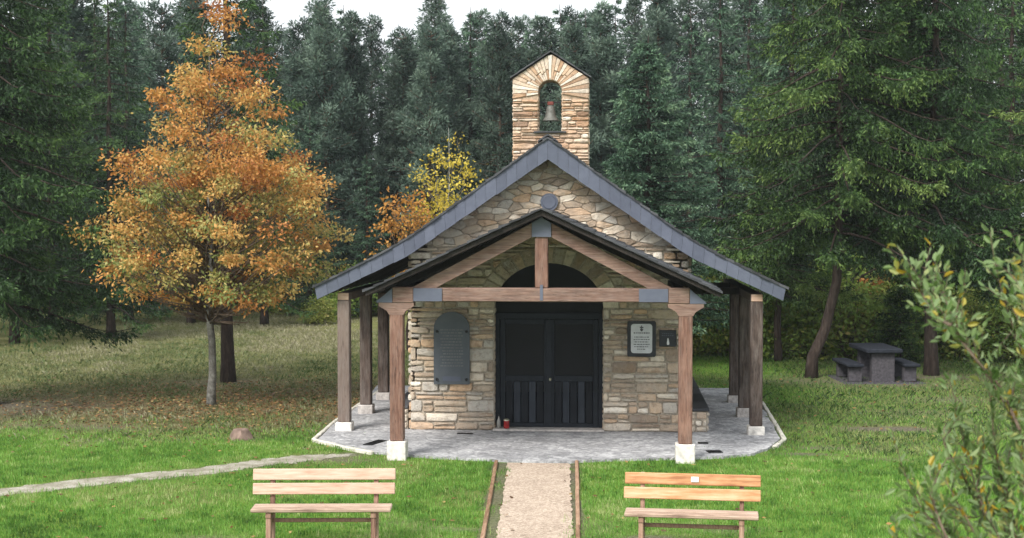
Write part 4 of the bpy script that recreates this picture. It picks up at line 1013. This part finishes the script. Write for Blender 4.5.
# pines: three rows across the middle; (column, depth, top-of-crown row, kind)
for px, y, top in [(-40, 30, -60), (20, 33, -40), (75, 29, -30), (120, 34, 0), (165, 30, 5), (205, 35, -10), (300, 31, 22), (352, 32, 14), (400, 33, 30), (500, 32, 18), (545, 33, 26), (600, 31, 10), (655, 33, -10),
                   (-10, 38, -40), (60, 40, -20), (140, 39, 5), (185, 41, -10), (260, 38, -10), (325, 40, 8), (375, 41, 22), (440, 39, -8), (478, 42, 16), (520, 40, 22), (570, 41, 14), (630, 40, 0), (690, 39, -20), (740, 37, -30), (790, 38, -40),
                   (30, 47, -10), (100, 48, 10), (280, 48, 30), (340, 49, 26), (405, 48, 40), (455, 50, 36), (505, 47, 44), (590, 49, 20), (660, 48, 0), (720, 48, -10), (780, 47, -30), (840, 44, -40), (900, 44, -40), (960, 44, -40), (1020, 43, -40),
                   (235, 32, 12), (450, 35, 30)]:
    m_ = PN[rw_.randrange(3)]; Hm = (11.6, 12.2, 11.2)[PN.index(m_)]; dist = y + 24; Ht = 3.53 + (218 - top) / 1450 * dist
    lab = le if px < 250 else (lb if px < 590 else lc)
    place(m_, xr(px, y), y + rw_.uniform(-1, 1), Ht / Hm, lab, {le: 'pines behind the orange oak', lb: gB, lc: 'pines right of the bell gable'}[lab])
PN[0].location = (xr(325, 30), 30.5, GZ); PN[1].location = (xr(425, 30), 31.5, GZ); PN[1].scale = (.88,) * 3; PN[2].location = (xr(572, 29), 29.5, GZ); PN[2].scale = (.93,) * 3
for px, y, top, k in [(720, 16, -20, 1), (775, 19, -50, 0), (840, 20, -80, 0), (905, 17, -80, 0), (955, 19, -80, 0), (1010, 16, -80, 0), (1060, 18, -80, 0), (690, 22, 10, 1), (750, 26, -20, 1), (815, 27, -60, 1), (880, 26, -60, 0), (940, 27, -60, 0), (1000, 26, -60, 0), (1070, 26, -60, 0), (640, 22, 40, 1), (985, 32, -60, 0), (920, 34, -60, 0), (850, 34, -60, 1), (1130, 18, -80, 0), (1180, 22, -80, 0), (1120, 28, -80, 0)]:
    dist = y + 24; place(SP[k], xr(px, y), y + rw_.uniform(-.8, .8), (3.53 + (218 - top) / 1450 * dist) / (13.5, 12)[k], (la if px >= 830 else lr), (gA if px >= 830 else 'spruces in the wood right of the chapel roof'))
for px, y, top, k in [(110, 18, -40, 0), (60, 22, -60, 0), (15, 16, -80, 0), (-60, 20, -80, 0), (-120, 15, -80, 0), (135, 26, -10, 1), (195, 25, 20, 1), (90, 28, -30, 0), (-150, 26, -80, 0), (-20, 28, -60, 0), (265, 24, -5, 0), (310, 28, 110, 1), (365, 27, 150, 1), (-200, 20, -80, 0)]:
    dist = y + 24; place(SP[k], xr(px, y), y + rw_.uniform(-.8, .8), (3.53 + (218 - top) / 1450 * dist) / (13.5, 12)[k], (ld if px < 290 else lq), ('spruces in the wood left of the oak' if px < 290 else 'spruces in the wood right of the oak'))

for px, y, top in [(345, 36, 2), (395, 36, 26), (425, 44, 18), (470, 36, 6), (492, 40, 14), (535, 36, 10), (560, 37, 4), (585, 35, 8), (615, 36, -6), (310, 37, 10), (150, 34, -8), (183, 36, -2)]:
    dist = y + 24; place(SP[1], xr(px, y), y, (3.53 + (218 - top) / 1450 * dist) / 12, 'slender pointed blue green spruce among the far pines', 'pointed spruces on the skyline')

# shrubs along the wood's edge
gS = 'low shrubs along the edge of the wood'
SH = []
for i, (mt, lab) in enumerate((('shrub', 'low green shrub along the edge of the wood'), ('shrubolive', 'low olive yellow shrub along the edge of the wood'), ('shrub', 'low green shrub along the edge of the wood'))):
    SH.append(broadleaf('shrub', (0, 0, GZ), [(.1, .7), (.5, 1.0), (1.0, .9), (1.5, .5), (1.7, .1)], 110, M[mt], 60 + i, lab, 'shrub', 1.5, .03, 'twigbark', leaf=(.11, .06), per=40, csize=.17, tfun=lambda c_, r: r.uniform(.3, .75), group=gS))
first = [True] * 3
def shrub(px, y, s, k, lab, grp=gS):
    if first[k]: o = SH[k]; first[k] = False
    else: o = copy_tree(SH[k])
    o.location = (xr(px, y), y, GZ); o.rotation_euler = (0, 0, rw_.uniform(0, 6.28)); o.scale = (s * rw_.uniform(.9, 1.4), s * rw_.uniform(.9, 1.3), s * rw_.uniform(.85, 1.15)); o['label'] = lab
    o['group'] = grp
l0, l1 = 'low green shrub at the foot of the wood right of the chapel', 'low olive yellow shrub at the foot of the wood right of the chapel'
l2, l3 = 'low green shrub at the far edge of the meadow left of the chapel', 'low olive yellow shrub at the far edge of the meadow left of the chapel'
for px, y, s, k in [(690, 14.2, .9, 1), (718, 14.4, 1.05, 1), (742, 14.0, 1.1, 0), (775, 14.3, 1.2, 1), (800, 14.0, 1.0, 0), (828, 14.2, 1.15, 1), (850, 13.8, 1.1, 2), (888, 14.6, 1.1, 1), (925, 14.0, 1.1, 0), (960, 14.0, 1.0, 1), (998, 13.6, 1.0, 0), (1035, 13.4, 1.0, 1), (705, 15.5, 1.0, 0), (730, 16.5, 1.2, 1), (765, 17, 1.2, 1), (795, 18, 1.4, 2), (765, 19, 1.6, 0), (835, 16.5, 1.0, 1), (848, 18, 1.6, 0), (915, 17.5, 1.2, 0), (945, 18.5, 1.3, 1), (975, 17, 1.1, 0), (1015, 17.5, 1.2, 1), (1050, 17, 1.2, 0), (685, 18, 1.3, 2), (1090, 16, 1.4, 2)]:
    shrub(px, y, s, k, l1 if k == 1 else l0, 'low shrubs right of the chapel')
for px, y, s, k in [(318, 24, .55, 1), (330, 26, .75, 2), (300, 29, 1, 1), (275, 30, .8, 0), (245, 31, .9, 1), (215, 30, .7, 0), (180, 31, 1, 1), (150, 30, .8, 2), (110, 30, .9, 1), (75, 31, .7, 0), (35, 30, .9, 1), (345, 29, 1, 1), (362, 28, 1, 2), (-10, 29, 1, 0), (385, 29, 1, 1)]:
    shrub(px, y, s, k, l3 if k == 1 else l2, 'low shrubs across the meadow')
broadleaf('shrub', (xr(877, 16.5), 16.5, GZ), [(.2, .5), (.8, .9), (1.6, .7), (2.1, .2)], 60, M['shrubolive'], 70, 'brownish shrub with orange leaves behind the picnic table', 'shrub', 2, .03, 'twigbark', leaf=(.11, .06), per=36, csize=.17, tfun=lambda c_, r: r.uniform(.6, 1))
broadleaf('oak_sapling', (xr(870, 15.8), 15.8, GZ), [(1.5, .2), (1.8, .35), (2.05, .15)], 8, M['oak'], 71, 'sprig of bright orange leaves above the picnic table', 'sapling', 2, .02, 'twigbark', leaf=(.12, .07), per=26, csize=.12, tfun=lambda c_, r: .45)
spruce('young_spruce', (xr(901, 12.5), 12.5, GZ), 1.9, .95, .08, 60, M['spruce'], 72, 'low bright green young spruce right behind the picnic table', r0=.04, droop=.1, twig=.35, q=6, hang=.2, cat='spruce tree')

# ------------------------------------------------------------------ willow in the right foreground
def cp(px, py, y):     # world point seen at a photograph column/row at depth y, used to lay the willow's stems out
    a, b_ = (px - 512) / 1450, -(py - 269) / 1450; yw, pt = R(3.98), R(2.0)
    fwd = Vector((-math.sin(yw) * math.cos(pt), math.cos(yw) * math.cos(pt), -math.sin(pt))); rg = Vector((math.cos(yw), math.sin(yw), 0)); up = rg.cross(fwd)
    d = fwd + rg * a + up * b_; return Vector((CXW, CYW, 3.53)) + d * ((y - CYW) / d.y)
WY = -15.6
base = Vector((4.25, WY + .1, GZ))
wroot = empty('willow_shrub', tuple(base), 0, 'pale green willow shrub with yellowing leaves in the right foreground', 'willow')
rng = np.random.default_rng(12)
stems = [[(1075, 700), (1060, 560), (1020, 430), (985, 370), (950, 325), (925, 285), (897, 247)],
         [(1020, 430), (1000, 385), (965, 345), (945, 300), (935, 262)], [(985, 370), (955, 335), (958, 300), (966, 280)],
         [(950, 325), (935, 318), (920, 290), (905, 270)],
         [(1080, 700), (1070, 520), (1040, 400), (1010, 320), (996, 270), (990, 232)], [(1040, 400), (1025, 340), (1015, 310), (1005, 300)],
         [(1050, 420), (1040, 330), (1020, 285), (1000, 262), (990, 262)], [(1060, 430), (1050, 320), (1035, 280), (1022, 255), (1015, 262)],
         [(1060, 700), (1020, 600), (985, 520), (965, 450), (955, 400), (948, 375)], [(985, 520), (960, 470), (940, 440), (948, 418)],
         [(1050, 700), (1000, 620), (950, 545), (915, 500), (900, 460), (892, 432)], [(950, 545), (930, 500), (938, 470), (950, 455)],
         [(1060, 700), (1030, 600), (1010, 520), (995, 450), (990, 395), (985, 370)], [(1070, 700), (1050, 560), (1025, 470), (1010, 420), (1015, 370)],
         [(1010, 600), (980, 560), (935, 520), (905, 510)], [(1030, 600), (1000, 540), (975, 490), (985, 450)], [(1040, 600), (1030, 520), (1020, 460), (1028, 420)], [(1000, 620), (975, 570), (940, 520), (925, 480)], [(1010, 620), (990, 560), (970, 525), (945, 480)], [(1020, 620), (1010, 560), (1000, 500), (1012, 440)], [(1000, 620), (960, 575), (930, 545), (905, 545)], [(1030, 620), (1020, 540), (1000, 470), (975, 425)],
         [(1070, 650), (1055, 500), (1035, 440), (1030, 380), (1035, 340)], [(1010, 640), (960, 590), (915, 560), (890, 540)], [(1030, 600), (1005, 510), (965, 520), (945, 500)],
         [(1080, 600), (1075, 450), (1060, 350), (1070, 280)], [(1100, 650), (1110, 450), (1090, 330), (1100, 260)], [(1120, 650), (1140, 480), (1130, 380), (1150, 300)], [(1090, 600), (1085, 500), (1050, 450), (1045, 400)]]
Vs, Ts = [], []; sb = MB()
for si, st in enumerate(stems):
    y0 = WY + rng.normal(0, .25); pts = [cp(px, py, y0 + (.3 * rng.normal() if k < 2 else .06 * rng.normal())) - base for k, (px, py) in enumerate(st)]
    if si in (0, 4, 8, 10, 12, 13, 21, 22): pts = [Vector((rng.normal(0, .1), rng.normal(0, .1), 0))] + pts
    # resample smoothly
    P = np.array([list(p) for p in pts]); L = np.r_[0, np.cumsum(np.linalg.norm(np.diff(P, axis=0), axis=1))]
    n = max(6, int(L[-1] / .035)); u = np.linspace(0, L[-1], n); Q = np.stack([np.interp(u, L, P[:, k]) for k in range(3)], 1)
    for _ in range(4): Q[1:-1] = (Q[:-2] + Q[1:-1] * 2 + Q[2:]) / 4
    f = u / L[-1]
    sb.tube([Vector(q_) for q_ in Q[::3]] + [Vector(Q[-1])], [.009 * (1 - .85 * a_) + .0012 for a_ in f[::3]] + [.0015], 5)
    ax = nrm(np.gradient(Q, axis=0)); leafy = f > (.45 if L[-1] > 1.5 else .15)
    rest = []
    for j in np.where(leafy)[0]:
        rest.append((Q[j], ax[j]))
        if rng.random() < .6 and f[j] < .95:   # side shoots
            d_ = nrm(ax[j] * .8 + rng.normal(0, .6, 3) + [0, 0, .35]); l_ = rng.uniform(.08, .26)
            ns = int(l_ / .028); sb.tube([Vector(Q[j]), Vector(Q[j] + d_ * l_)], [.003, .001], 4)
            for kk in range(1, ns + 1): rest.append((Q[j] + d_ * l_ * kk / ns, d_))
    for p_, a_ in rest:
        if rng.random() < .12: continue
        sd_ = rng.normal(size=3); sd_ -= a_ * sd_.dot(a_); sd_ /= np.linalg.norm(sd_)
        d_ = nrm(a_ * .9 + sd_ * .8 + np.array([0, 0, .15])); ll = rng.uniform(.04, .085); w_ = ll * rng.uniform(.32, .44)
        nn_ = nrm(np.cross(d_, rng.normal(size=3)) ); s2 = np.cross(nn_, d_); m1 = p_ + d_ * ll * .35; m2 = p_ + d_ * ll * .72
        fold = nn_ * w_ * .22
        T_ = rng.choice([.15, .4, .6, .75, .92, 1.0], p=[.16, .27, .28, .18, .08, .03]) + rng.normal(0, .05)
        for sg in (-1, 1):
            Vs.append(np.stack([p_, m1 + sg * s2 * w_ / 2 + fold, m2 + sg * s2 * w_ * .42 + fold - nn_ * .004, p_ + d_ * ll - nn_ * .008])); Ts.append(T_ + sg * .02)
sb.build('stems', M['twigbark'], wroot, True)
quad_mesh('leaves', np.array(Vs), np.array(Ts), M['willow'], wroot)

# ------------------------------------------------------------------ grass and fallen leaves (stuff)
rng = np.random.default_rng(3)
def blocked(x, y, soft=0.0):
    j = soft * rng.normal(size=len(x)); l, r = path_lr(y + 0)
    b_ = in_poly(x, y + np.abs(j) * 1.6 * (y < -1.2) * (.4 + 1.6 * fbm(x, y, .3)), SLAB) & (rng.random(len(x)) > .003)
    b_ |= (y < -3.0) & (y > -16.4) & (x > l + np.abs(j) + .16 * (fbm(x, y, .3) - .35)) & (x < r - np.abs(j) - .34 * np.maximum(0, fbm(x + 5, y, .35) - .35))
    b_ &= ~((y < -2.9) & (y > -3.2 - .12 * fbm(x, y, .2)) & ~in_poly(x, y, SLAB))
    td_ = trail_d(x, y); b_ |= (td_ < .27 + j) & (rng.random(len(x)) > .10 + .8 * smooth(td_, .08, .27) * (fbm(x, y, .25) > .42))
    return b_
def blades(name, N, xs, ys, keep, h, w, mat, tfun, lean=.5, clump=0.0):
    x = rng.uniform(*xs, N); y = ys[0] + (ys[1] - ys[0]) * rng.random(N) ** 1.25
    k = keep(x, y) & ~blocked(x, y, .05); x, y = x[k], y[k]; n = len(x)
    hh = h[0] + (h[1] - h[0]) * rng.random(n) * (.25 + 1.6 * fbm(x, y, .22) ** 1.5 + .3 * fbm(x, y, 1.5)); a = rng.random(n) * 6.283; ln = rng.uniform(0, lean, n)
    b0 = np.stack([x, y, np.full(n, GZ - .003)], 1); sd_ = np.stack([np.cos(a), np.sin(a), np.zeros(n)], 1); ld_ = np.stack([-np.sin(a + rng.normal(0, .6, n)), np.cos(a), np.zeros(n)], 1)
    ww = rng.uniform(*w, n)[:, None]; mid = b0 + ld_ * (hh * ln * .35)[:, None]; mid[:, 2] += hh * .55; tip = b0 + ld_ * (hh * ln)[:, None]; tip[:, 2] += hh * (1 - .25 * ln)
    V = np.stack([b0 - sd_ * ww / 2, b0 + sd_ * ww / 2, mid + sd_ * ww * .4, tip], 1)
    o = quad_mesh(name, V, tfun(x, y) + rng.normal(0, .13, n), mat); tag(o, None, None, None, 'stuff'); return o
g1 = blades('lawn_grass', 420000, (-9.5, 9), (-9.6, 2.5), lambda x, y: (rng.random(len(x)) < lawn_mask(x, y) * (1 - 1.2 * dirt_mask(x, y))), (.022, .075), (.005, .011), M['grass'],
            lambda x, y: -.42 + .85 * fbm(x + 9, y, .9) + 1.05 * fbm(x, y + 33, .16) + .15 * dirt_mask(x, y) + .2 * (1 - lawn_mask(x, y)))
tag(g1, 'bright green short lawn around the benches and gravel path', 'grass')
g2 = blades('lawn_grass', 160000, (2.2, 17), (1.5, 20), lambda x, y: (rng.random(len(x)) < .15 + lawn_mask(x, y) * (1 - 1.2 * dirt_mask(x, y))), (.02, .055), (.008, .017), M['grass'], lambda x, y: -.18 + .6 * fbm(x + 9, y, 1.2) + .3 * fbm(x, y, .3) + .3 * (1 - lawn_mask(x, y)))
tag(g2, 'duller green grass right of the chapel around the picnic table', 'grass')
g3 = blades('meadow_grass', 380000, (-26, 18), (-2.2, 30), lambda x, y: (rng.random(len(x)) < (1 - lawn_mask(x, y)) * (1 - .55 * litter_mask(x, y)) * (1 - 1.1 * dirt_mask(x, y))) & (y > -2) & ((np.abs(x) > 3.5) | (y > 6)), (.02, .10), (.010, .022), M['meadow'],
            lambda x, y: -.34 - .12 * smooth(x, 2, 4) * (1 - smooth(y, 9, 14)) + 1.0 * fbm(x, y * .5, 2.6) + .75 * fbm(x + 40, y, .55) + .12 * smooth(-x, 2, 5) + .26 * smooth(y, 13, 24) - .12 * smooth(x, 2, 5), lean=1.1)
tag(g3, 'dry olive brown meadow grass under and behind the orange oak', 'grass')
def scatter_leaves(name, N, fn, lab):
    x, y = fn(N); k = ~blocked(x, y, .1); x, y = x[k], y[k]; n = len(x)
    P = np.stack([x, y, GZ + rng.uniform(.01, .045, n)], 1); D_ = rng.normal(size=(n, 3)) * [1, 1, .3]
    V = leaves(rng, P, D_, rng.uniform(.05, .10, n), rng.uniform(.035, .07, n)); V[..., 2] = GZ + .004 + (V[..., 2] - GZ) * .45 + .012
    o = quad_mesh(name, V, rng.beta(1.6, 1.6, n), M['deadleaf']); tag(o, lab, 'leaves', None, 'stuff')
scatter_leaves('fallen_leaves', 5500, lambda N: (-6.2 + rng.normal(0, 2.6, N), 3.6 + rng.normal(0, 2.0, N)), 'brown and orange fallen leaves on the ground under the oak')
scatter_leaves('fallen_leaves', 1300, lambda N: (rng.uniform(-10, 10, N), rng.uniform(-9, 9, N)), 'sparse fallen leaves across the lawn around the chapel')

# ------------------------------------------------------------------ haze : thin damp air between the camera and the wood
b = MB(); b.box(-75, 75, -30, 75, GZ - 1.6, 19.5)
hm = bpy.data.materials.new('damp air'); hm.use_nodes = True; hn = hm.node_tree.nodes; hn.clear()
ho = hn.new('ShaderNodeOutputMaterial'); hv = hn.new('ShaderNodeVolumePrincipled')
hv.inputs['Color'].default_value = (.84, .92, .97, 1); hv.inputs['Density'].default_value = .0004; hv.inputs['Anisotropy'].default_value = .2
hm.node_tree.links.new(hv.outputs[0], ho.inputs['Volume'])
hz = b.build('haze', hm, kind='stuff'); tag(hz, 'thin pale damp air in front of the distant wood', 'haze')
